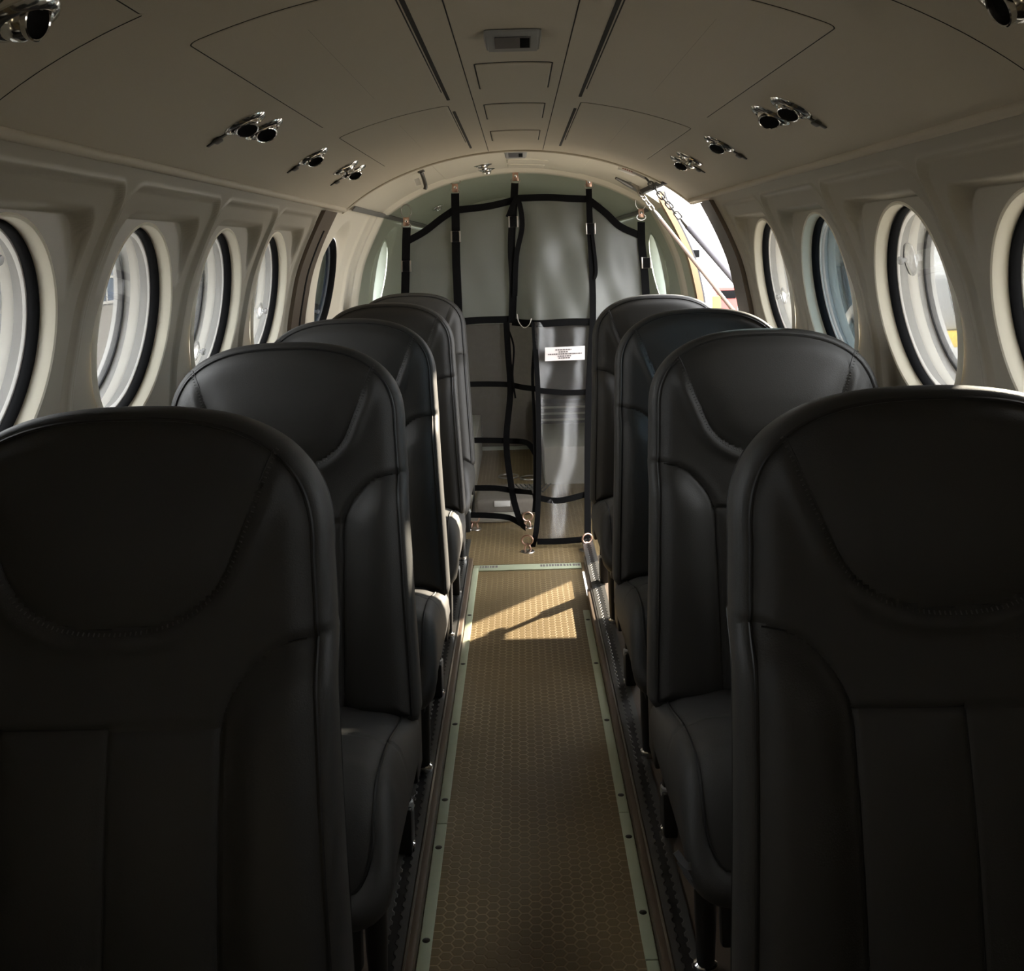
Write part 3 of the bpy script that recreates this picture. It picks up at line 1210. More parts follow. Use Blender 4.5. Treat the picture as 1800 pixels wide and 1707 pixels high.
    cen = np.concatenate(P2)[np.array(F_)].mean(1)
    split_parts(V, F_, (cen[:, 1] < -0.255).astype(int), {0: 'seat_cushion', 1: 'cushion_front'}, M['leather'], root)
    nx = np.roll(out, -1, 0) - np.roll(out, 1, 0)
    nrm = np.stack([nx[:, 1], -nx[:, 0]], 1)
    nrm /= np.linalg.norm(nrm, axis=1)[:, None]
    z0 = chh(out, np.zeros(len(out)))
    G = []
    for (o, dz) in ((0, 0), (0.008, -0.001), (0.020, -0.010), (0.029, -0.03), (0.032, -0.06), (0.026, -0.092), (0.015, -0.11), (0.0, -0.115), (-0.05, -0.117)):
        P = out + nrm * o
        G.append(np.stack([P[:, 0], P[:, 1], z0 + dz * (z0 - 0.222) / 0.117], 1))
    V, F_ = loft(G)
    mesh_obj('cushion_border', V.tolist(), F_, M['leather'], root)
    bm = bmesh.new()
    P = out + nrm * 0.0008
    add_tube(bm, np.stack([P[:, 0], P[:, 1], z0 + 0.0002], 1).tolist(), 0.0024, 6, closed=True)
    bm_obj('cushion_piping', bm, M['piping'], root)
    bm = bmesh.new()
    L_ = np.stack([np.linspace(-0.217, 0.217, 60), np.full(60, -0.255)], 1)
    add_tube(bm, np.stack([L_[:, 0], L_[:, 1], chh(L_, 0.218 - np.abs(L_[:, 0])) + 0.0004], 1).tolist(), 0.0012, 5)
    bm_obj('seam', bm, M['piping'], root)
    # ---- base
    bm = bmesh.new()
    add_box(bm, (-0.215, -0.43, 0.205), (0.215, 0.05, 0.26), 0.02, 3)
    add_box(bm, (-0.20, -0.445, 0.14), (0.20, -0.425, 0.26), 0.006)
    bm_obj('seat_pan', bm, M['black'], root)
    for s in (-1, 1):
        bm = bmesh.new()
        add_box(bm, (s * 0.206 - 0.012, -0.40, 0.185), (s * 0.206 + 0.012, 0.10, 0.212), 0.005)
        bm_obj('side_rail', bm, M['black'], root)
        bm = bmesh.new()
        add_tube(bm, [(s * 0.206, -0.35, 0.205), (s * 0.206, -0.345, 0.12), (s * 0.206, -0.335, 0.045)], [0.018, 0.017, 0.014], 14)
        lg = bm_obj('leg', bm, M['black'], root)
        bm = bmesh.new()
        add_lathe(bm, [(0.013, 0.05), (0.0185, 0.046), (0.0195, 0.040), (0.017, 0.0335), (0.013, 0.0325)], 20, Matrix.Translation((s * 0.206, -0.333, 0)))
        bm_obj('foot_collar', bm, M['chrome'], lg)
        bm = bmesh.new()
        add_box(bm, (s * 0.206 - 0.014, 0.04, 0.033), (s * 0.206 + 0.014, 0.095, 0.118), 0.005)
        add_tube(bm, [(s * 0.206, 0.066, 0.11), (s * 0.206, 0.05, 0.21)], 0.012, 10)
        lg = bm_obj('leg', bm, M['black'], root)
        bm = bmesh.new()
        add_lathe(bm, [(0.011, 0.125), (0.0155, 0.122), (0.0165, 0.112), (0.015, 0.105)], 16, Matrix.Translation((s * 0.206, 0.064, 0)), cap=True)
        bm_obj('leg_cap', bm, M['greyp'], lg)
        bm = bmesh.new()
        add_lathe(bm, [(0.012, 0.046), (0.0175, 0.042), (0.0185, 0.037), (0.014, 0.0328)], 16, Matrix.Translation((s * 0.206, 0.066, 0)), cap=True)
        bm_obj('foot_stud', bm, M['chrome'], lg)
        # hinge plate and recline knob at the foot of the backrest
        bm = bmesh.new()
        add_box(bm, (s * 0.236 - 0.006, -0.03, 0.20), (s * 0.236 + 0.006, 0.06, 0.36), 0.005)
        bm_obj('hinge_plate', bm, M['black'], root)
    return root


seat = make_seat()
CXL, CXR = -0.443, 0.455
rowsL = [1.18, 2.015, 2.715, 3.517, 4.295]
rowsR = [1.18, 2.046, 2.754, 3.60]
descL = ['black leather seat nearest the camera in the left row, cut by the picture edge',
         'black leather seat second from the camera in the left row, light sheen on its headrest',
         'black leather seat in the middle of the five in the left row',
         'black leather seat fourth from the camera in the left row',
         'black leather seat farthest back in the left row, beside the baggage net']
descR = ['black leather seat nearest the camera in the right row, cut by the picture edge',
         'black leather seat second from the camera in the right row',
         'black leather seat third from the camera in the right row',
         'black leather seat farthest back in the right row, in front of the open door']
DY = 0.667 * math.tan(REC) - 0.045
first = True
for cx, rows, desc in ((CXL, rowsL, descL), (CXR, rowsR, descR)):
    for ddx, y, d in zip(((0, -0.007, 0, 0, 0) if cx < 0 else (0, 0.014, 0.012, 0.012)), rows, desc):
        s = seat if first else copy_tree(seat)
        first = False
        s.location = (cx + ddx, y - DY, 0)
        tag(s, d, 'seat', 'black leather passenger seats')

# folded grey belt at the foot of the second right cushion
bm = bmesh.new()
for (px0, py0, px1, py1) in ((1188, 1497, 1222, 1520), (1194, 1512, 1232, 1540), (1204, 1530, 1242, 1558)):
    a, b = at(px0, py0, 1.555), at(px1, py1, 1.535)
    m_ = (a + b) / 2 + Vector((0, -0.008, -0.006))
    add_ribbon(bm, smooth_path([a, m_, b], 6), 0.010, 0.002, (0.2, -1, 0.45))
o = bm_obj('seat_belt', bm, M['belt'])
tag(o, 'folded grey belt hanging at the front corner of the second right seat cushion', 'seat belt')

# ------------------------------------------------------------------ ceiling fittings
def ceil_frame(x, y, off=0.0):
    z = float(ceilz(x))
    dzdx = (float(ceilz(x + 0.001)) - float(ceilz(x - 0.001))) / 0.002
    n = Vector((dzdx, 0, -1)).normalized()
    ay = Vector((0, 1, 0))
    ax = ay.cross(n).normalized()
    R = Matrix((ax, ay, n)).transposed().to_4x4()
    return Matrix.Translation((x, y, H + z + off)) @ R


def air_vent(x, y, label, tilt=-38, roll=0, off=0.0, r=0.039, hole=True, cat='air vent', group='chrome air vents in the ceiling'):
    Mx = ceil_frame(x, y, off)
    e = empty('air_vent')
    e.matrix_world = Mx
    tag(e, label, cat, group)
    bm = bmesh.new()
    add_lathe(bm, [(r, 0.0), (r, 0.002), (r * 0.9, 0.0065), (r * 0.72, 0.0085), (r * 0.66, 0.007), (r * 0.62, -0.001)], 36)
    bm_obj('flange', bm, M['chrome'], e)
    T = Matrix.Rotation(math.radians(roll), 4, 'Y') @ Matrix.Rotation(math.radians(-tilt), 4, 'X')
    bm = bmesh.new()
    q = r * 0.64
    prof = [(q * math.sin(a), -q * 0.15 + q * math.cos(a) * 0.9) for a in np.linspace(PI * 0.75, PI * 0.27, 10)]
    prof += [(q * 0.80, q * 0.50), (q * 0.80, q * 0.72), (q * 0.75, q * 0.76), (q * 0.70, q * 0.72), (q * 0.66, q * 0.45)]
    add_lathe(bm, prof, 32, T)
    b = bm_obj('nozzle', bm, M['chrome'], e)
    bm = bmesh.new()
    add_lathe(bm, [(0.0001, q * 0.50), (q * 0.69, q * 0.50)], 24, T)
    bm_obj('nozzle_opening', bm, M['rubber'], b)
    return e


V_L = [(-0.467, 1.84, -22, 6), (-0.462, 1.955, -26, 0), (-0.471, 2.47, -20, 0), (-0.462, 2.88, 12, 10), (-0.462, 3.02, -24, 5), (-0.466, 1.01, -8, -48), (-0.470, 0.915, 5, -30)]
lab_L = ['chrome air vent, front one of the left pair beside the large ceiling panel', 'chrome air vent, rear one of the left pair beside the large ceiling panel',
         'single chrome air vent midway along the left side of the ceiling', 'chrome air vent, front one of the last left pair before the pale ceiling section',
         'chrome air vent, rear one of the last left pair before the pale ceiling section', 'large looking chrome air vent at the top left picture corner with black opening',
         'chrome air vent at the top left picture edge, half cut off']
V_R = [(0.471, 1.81, -20, 0), (0.466, 1.936, -28, -8), (0.468, 2.44, -20, 0), (0.466, 2.85, 12, 0), (0.466, 2.97, -22, 0), (0.48, 1.015, 0, 35)]
lab_R = ['chrome air vent, front one of the right pair beside the large ceiling panel', 'chrome air vent, rear one of the right pair with black opening turned to the camera',
         'single chrome air vent midway along the right side of the ceiling', 'chrome air vent, front one of the last right pair near the door chain',
         'chrome air vent, rear one of the last right pair near the door chain', 'chrome air vent at the top right picture corner, mostly cut off']
for (v, lb) in list(zip(V_L, lab_L)) + list(zip(V_R, lab_R)):
    air_vent(v[0], v[1], lb, v[2], v[3])
air_vent(-0.133, 4.22, 'chrome air vent in the pale ceiling section left of the centre covers, front one', 25, 0, 0.009)
air_vent(-0.125, 4.46, 'chrome air vent in the pale ceiling section left of the centre covers, rear one', 25, 0, 0.009)
for s, nm in ((-1, 'left'), (1, 'right')):
    k = float(aft_scale(5.5))
    e = air_vent(s * 0.44, 5.5, 'chrome lamp fitting on the green baggage ceiling, %s of the net straps' % nm, 15, 0, 0.0, 0.034, cat='lamp fitting', group='chrome fittings in the baggage compartment')
    e.location = (s * 0.44 * k, 5.5, H + float(ceilz(0.44)) * k)
    e.name = 'lamp_fitting'


def ceiling_clip(x, y, label):
    e = empty('ceiling_clip')
    e.matrix_world = ceil_frame(x, y)
    tag(e, label, 'ceiling clip', 'small dark clips beside the air vents')
    bm = bmesh.new()
    add_box(bm, (-0.020, -0.006, 0.0), (0.022, 0.006, 0.003), 0.0012)
    bm_obj('clip_plate', bm, M['dull'], e)
    bm = bmesh.new()
    add_box(bm, (-0.007, -0.022, 0.002), (0.007, 0.005, 0.008), 0.0025)
    bm_obj('clip_tab', bm, M['dull'], e)


ceiling_clip(-0.515, 1.84, 'dark clip below the first left pair of chrome vents')
ceiling_clip(-0.515, 2.476, 'dark clip below the single left chrome vent')
ceiling_clip(-0.51, 3.02, 'dark clip below the last left pair of chrome vents')
ceiling_clip(0.515, 1.817, 'dark clip below the first right pair of chrome vents')
ceiling_clip(0.515, 2.447, 'dark clip below the single right chrome vent')
ceiling_clip(0.507, 2.95, 'dark clip below the last right pair of chrome vents')


def sign(x, y, off, label, w=0.094, d=0.07):
    e = empty('ceiling_sign')
    e.matrix_world = ceil_frame(x, y, off)
    tag(e, label, 'ceiling sign', 'small signs on the ceiling centre line')
    # local x across, y aft, z down; wedge whose face looks forward and down
    bm = bmesh.new()
    vs = [(-w / 2, -d / 2, 0), (w / 2, -d / 2, 0), (w / 2, d / 2, 0), (-w / 2, d / 2, 0),
          (-w / 2 + .006, -d / 2 + .004, .004), (w / 2 - .006, -d / 2 + .004, .004), (w / 2 - .006, d / 2 - .006, .026), (-w / 2 + .006, d / 2 - .006, .026)]
    V = [bm.verts.new(v) for v in vs]
    for f in ((0, 1, 2, 3), (4, 5, 6, 7), (0, 1, 5, 4), (1, 2, 6, 5), (2, 3, 7, 6), (3, 0, 4, 7)):
        bm.faces.new([V[i] for i in f])
    bmesh.ops.bevel(bm, geom=bm.edges[:], offset=0.003, segments=3, affect='EDGES')
    h = bm_obj('bezel', bm, M['greyp'], e)
    a = math.atan2(0.022, d - 0.01)
    T = Matrix.Translation((0, -0.001, 0.0155)) @ Matrix.Rotation(a, 4, 'X')
    bm = bmesh.new()
    add_box(bm, (-w * 0.30, -d * 0.24, 0), (w * 0.30, d * 0.24, 0.0012), 0.0004, 1, T)
    bm_obj('sign_window', bm, M['lcd'], e)
    bm = bmesh.new()
    add_box(bm, (-w * 0.28, -d * 0.20, 0.001), (-w * 0.12, d * 0.20, 0.0017), 0, 1, T)
    bm_obj('sign_symbol', bm, M['rubber'], e)
    return e


sign(0.0, 1.67, 0, 'grey framed ceiling sign with dark window above the aisle, near the camera')
sign(0.0, 3.77, 0.009, 'small ceiling sign at the front of the pale ceiling section', 0.085)

# hanging latch handle on the left of the pale section
Mx = ceil_frame(-0.345, 3.86, 0.009)
e = empty('latch_handle')
e.matrix_world = Mx
tag(e, 'grey latch handle with white tag on the left of the pale ceiling section', 'latch')
bm = bmesh.new()
add_box(bm, (-0.012, -0.03, 0), (0.012, 0.012, 0.006), 0.002)
bm_obj('latch_plate', bm, M['dull'], e)
bm = bmesh.new()
add_tube(bm, smooth_path([(0, -0.02, 0.004), (0.0, -0.005, 0.02), (0.003, 0.0, 0.055), (0.01, 0.0, 0.068)]), 0.007, 10)
bm_obj('lever', bm, M['dull'], e)
bm = bmesh.new()
add_box(bm, (0.016, 0.0, 0.02), (0.034, 0.004, 0.046), 0.001)
bm_obj('tag', bm, M['white'], e)

# small white light box on the right of the pale section
Mx = ceil_frame(0.392, 3.72, 0.009)
e = empty('light_box')
e.matrix_world = Mx
tag(e, 'small white box with reddish print on the ceiling beside the door chain', 'light box')
bm = bmesh.new()
add_box(bm, (-0.032, -0.022, 0), (0.032, 0.022, 0.02), 0.004, 3)
bm_obj('housing', bm, M['white'], e)
bm = bmesh.new()
for k in range(5):
    add_box(bm, (-0.018 + k * 0.008, -0.0232, 0.007), (-0.0125 + k * 0.008, -0.0215, 0.014))
bm_obj('lettering', bm, M['redink'], e)

# ------------------------------------------------------------------ door support chains
def link_mesh(bm, M4, L=0.02, W=0.011, r=0.0022):
    pts = []
    n = 20
    for k in range(n):
        a = 2 * PI * k / n
        x = math.cos(a) * W / 2
        z = math.sin(a) * W / 2 + (L / 2 - W / 2) * (1 if math.sin(a) >= 0 else -1)
        pts.append(M4 @ Vector((x, 0, z)))
    add_tube(bm, pts, r, 6, closed=True)


def door_cable(p0, p1, p2, label, nlinks, cable_r, m, lm):
    e = empty('door_cable', p0)
    tag(e, label, 'door cable', 'chains and cables holding the open door')
    d = (p1 - p0)
    L = d.length
    dn = d.normalized()
    # bracket
    bm = bmesh.new()
    T = Matrix.Translation((0, 0, 0.0))
    q = Vector((0, 0, 0.02)).to_3d()
    bmesh.ops.create_cone(bm, cap_ends=True, segments=4, radius1=0.026, radius2=0.006, depth=0.05,
                          matrix=Matrix.Translation(-dn * 0.022) @ dn.to_track_quat('Z', 'Y').to_matrix().to_4x4())
    bm_obj('bracket', bm, M['steel'], e)
    step = L / nlinks
    for k in range(nlinks):
        c = dn * (step * (k + 0.5))
        R = dn.to_track_quat('Z', 'Y').to_matrix().to_4x4() @ Matrix.Rotation(PI / 2 * (k % 2) + 0.5, 4, 'Z')
        bm = bmesh.new()
        link_mesh(bm, Matrix.Translation(c) @ R, step * 1.4, 0.0165, 0.003)
        bm_obj('chain_link', bm, lm, e)
    bm = bmesh.new()
    a, b = p1 - p0, p2 - p0
    dd = (b - a).normalized()
    add_tube(bm, [a, a + dd * 0.015, a + dd * 0.03, a + dd * 0.05], [0.003, 0.007, 0.0085, cable_r], 10)
    bm_obj('end_fitting', bm, M['steel'], e)
    bm = bmesh.new()
    add_tube(bm, [a + dd * 0.04, b], cable_r, 10)
    bm_obj('cable', bm, m, e)


M['cable1'] = mat('dark_cable_cover', (0.10, 0.095, 0.11), 0.5)
M['cable2'] = mat('tan_cable_cover', (0.20, 0.15, 0.12), 0.5)
pA, pB = Vector((0.447, 3.68, H + 0.235)), Vector((0.75, 3.78, H - 0.115))
dAB = pB - pA
door_cable(pA, pA + dAB * 0.40, pA + dAB * 1.9, 'steel chain and dark cable hanging from the ceiling into the open door, nearer one', 8, 0.0105, M['cable1'], M['dull'])
pA, pB = Vector((0.478, 4.18, H + 0.215)), Vector((0.80, 4.05, H - 0.24))
dAB = pB - pA
door_cable(pA, pA + dAB * 0.16, pA + dAB * 1.75, 'steel chain and thin tan cable crossing the open door, farther one', 4, 0.0075, M['cable2'], M['steel'])
# strut above the farther chain
bm = bmesh.new()
a = Vector((0.385, 4.12, H + float(ceilz(0.385)) - 0.004))
add_tube(bm, [a, a + (pA - a) * 0.5 + Vector((0, 0, 0.002)), pA + (a - pA) * 0.28 + Vector((0, 0, 0.002))], [0.005, 0.009, 0.006], 10)
o = bm_obj('door_strut', bm, M['dull'])
tag(o, 'short grey strut along the ceiling leading to the farther door chain', 'strut')

# ------------------------------------------------------------------ baggage net
def netY(px, py):
    x, y = true(px, py)
    t = np.clip((y + 100) / 640.0, 0, 1)
    right = sstep(np.array(px, dtype=float), 905, 945)
    return 4.585 - t * (0.16 + 0.30 * right)


def net(px, py, off=0.0):
    return at(px, py, float(netY(px, py)) - off)


root = empty('cargo_net', (0, 4.5, 0.0))
tag(root, 'black strap baggage net with grey screen panels hung across the rear of the cabin', 'cargo net')


def under(o):
    o.parent = root
    o.matrix_parent_inverse = Matrix.Translation(-root.location)
    return o


def strap(name, pts, w=0.030, off=0.006, n=6):
    P = [(p[0], p[1], 0) for p in pts]
    Q = smooth_path(P, n)
    bm = bmesh.new()
    add_ribbon(bm, [net(q.x, q.y, off) for q in Q], w, 0.003, (0, -1, 0.05))
    return under(bm_obj(name, bm, M['web']))


VS = [
    [(715, 400), (714, 430), (713, 480), (712, 540)],
    [(800, 340), (801, 400), (802, 460), (805, 530), (806, 600)],
    [(905, 322), (903, 360), (899, 430), (902, 500), (900, 568)],
    [(890, 566), (893, 620), (897, 690), (890, 775), (898, 850), (906, 890), (916, 918), (924, 928)],
    [(938, 566), (943, 640), (946, 700), (947, 800), (946, 880), (943, 930), (936, 962)],
    [(1035, 332), (1037, 400), (1041, 480), (1042, 560), (1037, 640), (1034, 720), (1033, 800), (1033, 945)],
    [(1127, 390), (1128, 430), (1133, 480), (1137, 545)],
    [(893, 382), (909, 350), (918, 395), (908, 450), (905, 520)],
]
for k, p in enumerate(VS):
    strap('vertical_strap', p, (0.035, 0.035, 0.032, 0.026, 0.021, 0.026, 0.032, 0.022)[k], 0.010 if k != 7 else 0.016)
HS = [
    [(716, 424), (745, 408), (775, 385), (797, 370)],
    [(803, 369), (850, 364), (880, 358), (903, 352)],
    [(903, 349), (960, 347), (1000, 349), (1034, 350)],
    [(1036, 352), (1065, 375), (1090, 398), (1128, 415)],
    [(806, 566), (840, 563), (875, 562), (900, 561)],
    [(900, 566), (945, 569), (1000, 566), (1040, 566)],
    [(812, 676), (850, 675), (893, 676), (920, 681), (946, 684)],
    [(946, 686), (990, 690), (1036, 689)],
    [(815, 774), (860, 774), (893, 775), (925, 778), (940, 795), (945, 810)],
    [(820, 858), (870, 858), (900, 862), (936, 866)],
    [(936, 872), (980, 880), (1033, 868)],
    [(818, 905), (860, 906), (895, 910), (914, 920)],
    [(944, 952), (990, 951), (1034, 947)],
]
for k, p in enumerate(HS):
    strap('horizontal_strap', p, 0.030 if k < 6 else 0.023, 0.005)


def gauze(name, pts_rows, m, off, fold, nu=40, nv=60):
    """screen sheet: rows of (left px, right px, py), folds as gentle waves"""
    rows = np.array(pts_rows, dtype=float)
    V = []
    for j in range(nv + 1):
        py = rows[0, 2] + (rows[-1, 2] - rows[0, 2]) * j / nv
        a = np.interp(py, rows[:, 2], rows[:, 0])
        b = np.interp(py, rows[:, 2], rows[:, 1])
        for i in range(nu + 1):
            t = i / nu
            px = a + (b - a) * t
            # the top hem follows the sloping straps
            w = fold * (math.sin(3.1 * t * 3 + py * 0.013) * 0.5 + math.sin(px * 0.055 + py * 0.021) * 0.35 + math.sin(px * 0.12 - py * 0.03) * 0.15)
            V.append(tuple(net(px, py, off + w)))
    n = nu + 1
    F_ = [(j * n + i, j * n + i + 1, (j + 1) * n + i + 1, (j + 1) * n + i) for j in range(nv) for i in range(nu)]
    return under(mesh_obj(name, V, F_, m))


def top_hem(px):
    return np.interp(px, [715, 745, 775, 798, 850, 903, 960, 1034, 1065, 1090, 1128], [424, 408, 385, 370, 364, 352, 347, 350, 375, 398, 415])


def gauze_top(name, x0, x1, yb, m, off, fold, nu=50, nv=40):
    V = []
    for j in range(nv + 1):
        for i in range(nu + 1):
            px = x0 + (x1 - x0) * i / nu
            py = float(top_hem(px)) + (yb - float(top_hem(px))) * j / nv
            w = fold * (math.sin(px * 0.05 + py * 0.025) * 0.5 + math.sin(px * 0.11 - py * 0.035) * 0.3 + math.sin(px * 0.021 + py * 0.06) * 0.2)
            V.append(tuple(net(px, py, off + w)))
    n = nu + 1
    F_ = [(j * n + i, j * n + i + 1, (j + 1) * n + i + 1, (j + 1) * n + i) for j in range(nv) for i in range(nu)]
    return under(mesh_obj(name, V, F_, m))


gauze_top('screen_panel', 716, 903, 568, M['gauze'], -0.004, 0.004)
gauze_top('screen_panel', 903, 1134, 568, M['gauze'], -0.006, 0.014)
gauze('screen_panel', [(806, 896, 562), (815, 896, 680), (818, 892, 780), (820, 914, 915)], M['gauze3'], -0.004, 0.003)
gauze('screen_panel', [(938, 1041, 566), (946, 1034, 690), (947, 1033, 860), (943, 1034, 953)], M['gauze2'], -0.010, 0.022)

for (px, py) in ((714, 468), (801, 416), (902, 390), (1038, 402), (1136, 462)):
    c = net(px, py, 0.018)
    e_ = bmesh.new()
    for s in (-1, 1):
        add_box(e_, (c.x + s * 0.018 - 0.0035, c.y - 0.004, c.z - 0.024), (c.x + s * 0.018 + 0.0035, c.y + 0.004, c.z + 0.024), 0.002)
    for s in (-1, 0, 1):
        add_tube(e_, [(c.x - 0.018, c.y, c.z + s * 0.02), (c.x + 0.018, c.y, c.z + s * 0.02)], 0.003, 8)
    b = under(bm_obj('buckle', e_, M['steel']))
    e_ = bmesh.new()
    add_box(e_, (c.x - 0.0145, c.y - 0.006, c.z - 0.022), (c.x + 0.0145, c.y + 0.002, c.z + 0.022), 0.002)
    under(bm_obj('buckle_webbing', e_, M['web']))
# loose strap tails
strap('strap_tail', [(1041, 410), (1046, 450), (1048, 478), (1045, 490)], 0.013, 0.02)
strap('strap_tail', [(892, 575), (903, 610), (901, 660), (906, 700)], 0.008, 0.014)
strap('strap_tail', [(940, 600), (936, 660), (939, 740), (940, 860), (938, 900)], 0.012, 0.012)
# cord loop under the middle strap
bm = bmesh.new()
add_tube(bm, smooth_path([net(909, 552, .02), net(912, 566, .022), net(921, 576, .024), net(930, 571, .022), net(934, 560, .02)]), 0.0018, 6)
under(bm_obj('cord_loop', bm, M['white']))

# hooks at the top
for k, (px, py, ringup) in enumerate(((714, 391, 1), (800, 332, 0), (906, 312, 0), (1035, 322, 0), (1127, 376, 1))):
    c = net(px, py, 0.008)
    bm = bmesh.new()
    add_box(bm, (c.x - 0.013, c.y - 0.004, c.z - 0.016), (c.x + 0.013, c.y + 0.004, c.z + 0.022), 0.003)
    hk = under(bm_obj('hook', bm, M['brass']))
    bm = bmesh.new()
    add_lathe(bm, [(0.0001, 0.006), (0.006, 0.004), (0.008, 0.0)], 14, Matrix.Translation((c.x, c.y - 0.004, c.z + 0.006)) @ Matrix.Rotation(PI / 2, 4, 'X'))
    under(bm_obj('hook_pin', bm, M['chrome']))
    bm = bmesh.new()
    pts = [(c.x + 0.019 * math.cos(a), c.y, c.z - 0.014 + 0.013 * math.sin(a)) for a in np.linspace(0, 2 * PI, 20, endpoint=False)]
    add_tube(bm, pts, 0.0028, 6, closed=True)
    under(bm_obj('d_ring', bm, M['steel']))
    bm = bmesh.new()
    hh = 0.05 if ringup else 0.02
    pts = [(c.x + 0.022 * math.cos(a), c.y + 0.01, c.z + 0.02 + hh * 0.55 + hh * 0.6 * math.sin(a)) for a in np.linspace(0, 2 * PI, 24, endpoint=False)]
    add_tube(bm, pts, 0.0022, 6, closed=True)
    under(bm_obj('hanging_ring', bm, M['steel']))
# placard on the right screen
a, b, c, d = net(958, 611, .03), net(1028, 608, .03), net(1028, 632, .03), net(958, 635, .03)


def quad_on(name, a, b, c, d, u0, u1, v0, v1, lift, m):
    def P(u, v):
        return a * (1 - u) * (1 - v) + b * u * (1 - v) + c * u * v + d * (1 - u) * v + Vector((0, -lift, 0))
    V = [P(u0, v0), P(u1, v0), P(u1, v1), P(u0, v1)]
    V2 = [p + Vector((0, 0.0012, 0)) for p in V]
    return V + V2, [(0, 1, 2, 3), (4, 7, 6, 5), (0, 4, 5, 1), (1, 5, 6, 2), (2, 6, 7, 3), (3, 7, 4, 0)]


V, F_ = quad_on('x', a, b, c, d, 0, 1, 0, 1, 0.0, None)
under(mesh_obj('placard', V, F_, M['label'], smooth=False))
random.seed(5)
VV, FF = [], []
for (v0, u0, u1) in ((0.16, 0.26, 0.66), (0.32, 0.34, 0.58), (0.47, 0.08, 0.90), (0.63, 0.32, 0.64), (0.77, 0.34, 0.58)):
    u = u0
    while u < u1:
        w = random.uniform(0.02, 0.06)
        V, F_ = quad_on('x', a, b, c, d, u, u + w, v0, v0 + 0.085, 0.0022, None)
        FF += [tuple(i + len(VV) for i in f) for f in F_]
        VV += V
        u += w + 0.012
under(mesh_obj('placard_lettering', VV, FF, M['ink'], smooth=False))


# floor anchor rings
def anchor(p, label, rot=0.0):
    e = empty('floor_anchor', p, (0, 0, rot))
    tag(e, label, 'floor anchor', 'anchor rings of the baggage net')
    bm = bmesh.new()
    add_lathe(bm, [(0.0001, 0.006), (0.016, 0.0055), (0.026, 0.003), (0.028, 0.0)], 24)
    bm_obj('anchor_plate', bm, M['steel'], e)
    bm = bmesh.new()
    add_tube(bm, smooth_path([(-0.012, 0, 0.003), (-0.009, 0, 0.02), (0, 0, 0.03), (0.009, 0, 0.02), (0.012, 0, 0.003)]), 0.004, 8)
    bm_obj('anchor_post', bm, M['brass'], e)
    bm = bmesh.new()
    pts = [(0.021 * math.cos(t), -0.006, 0.046 + 0.018 * math.sin(t)) for t in np.linspace(0, 2 * PI, 22, endpoint=False)]
    add_tube(bm, pts, 0.0035, 8, closed=True)
    bm_obj('ring', bm, M['brass'], e)


anchor((0.005, 4.10, 0.004), 'coppery anchor ring on the floor in the middle, in front of the net')
anchor((0.232, 4.10, 0.004), 'coppery anchor ring on the floor beside the rear right seat', 0.5)
anchor((-0.212, 4.45, 0.004), 'coppery anchor ring on the floor beside the rear left seat', -0.2)
anchor((0.008, 4.46, 0.004), 'coppery anchor ring on the floor behind the middle of the net', 0.2)

# ------------------------------------------------------------------ things behind the net
bm = bmesh.new()
add_box(bm, (-0.44, 4.72, 0.004), (-0.235, 6.05, 0.235), 0.006)
o = bm_obj('cover_box', bm, M['beige'])
tag(o, 'long beige box along the left wall behind the net', 'box')
bm = bmesh.new()
add_box(bm, (0.10, 5.25, 0.004), (0.44, 5.95, 0.19), 0.006)
o = bm_obj('storage_box', bm, M['beige'])
tag(o, 'pale low box on the right behind the net', 'box')
bm = bmesh.new()
add_box(bm, (0.07, 5.98, 0.004), (0.66, 6.14, 0.30), 0.01)
o = bm_obj('dark_case', bm, M['dull'])
tag(o, 'dark case standing against the rear bulkhead on the right', 'case')
bm = bmesh.new()
for k in range(3):
    add_box(bm, (0.10, 5.972, 0.20 + k * 0.035), (0.60, 5.982, 0.212 + k * 0.035), 0.002)
bm_obj('case_ridge', bm, M['beige'], o)


def folded(name, lo, hi, m, seed):
    random.seed(seed)
    bm = bmesh.new()
    add_box(bm, lo, hi, min(hi[2] - lo[2], 0.05) * 0.42, 4)
    bmesh.ops.subdivide_edges(bm, edges=bm.edges[:], cuts=2, use_grid_fill=True)
    for v in bm.verts:
        v.co.z += 0.006 * math.sin(v.co.x * 40 + seed) * math.cos(v.co.y * 33) * (1 if v.co.z > lo[2] + 0.01 else 0)
    return bm_obj(name, bm, m)


o = folded('equipment_bag', (-0.22, 4.66, 0.005), (0.06, 4.98, 0.075), M['carpet'], 2)
tag(o, 'dark folded equipment bag with white tag lying behind the net on the left', 'bag')
bm = bmesh.new()
add_box(bm, (-0.135, 4.655, 0.045), (-0.065, 4.662, 0.07), 0.002)
bm_obj('bag_tag', bm, M['white'], o)
bm = bmesh.new()
for k in range(6):
    for s in (-1, 1):
        x0 = -0.02 + k * 0.02
        add_tube(bm, [(x0, 4.75, 0.083), (x0 + s * 0.04, 4.90, 0.086)], 0.003, 5)
bm_obj('mesh_pocket', bm, M['dull'], o)
bm = bmesh.new()
add_tube(bm, smooth_path([(-0.25, 4.55, 0.028), (-0.12, 4.55, 0.026), (-0.02, 4.56, 0.024)]), 0.021, 12)
o = bm_obj('rolled_strap', bm, M['beige'])
tag(o, 'pale rolled sleeve lying on the floor at the foot of the net', 'roll')
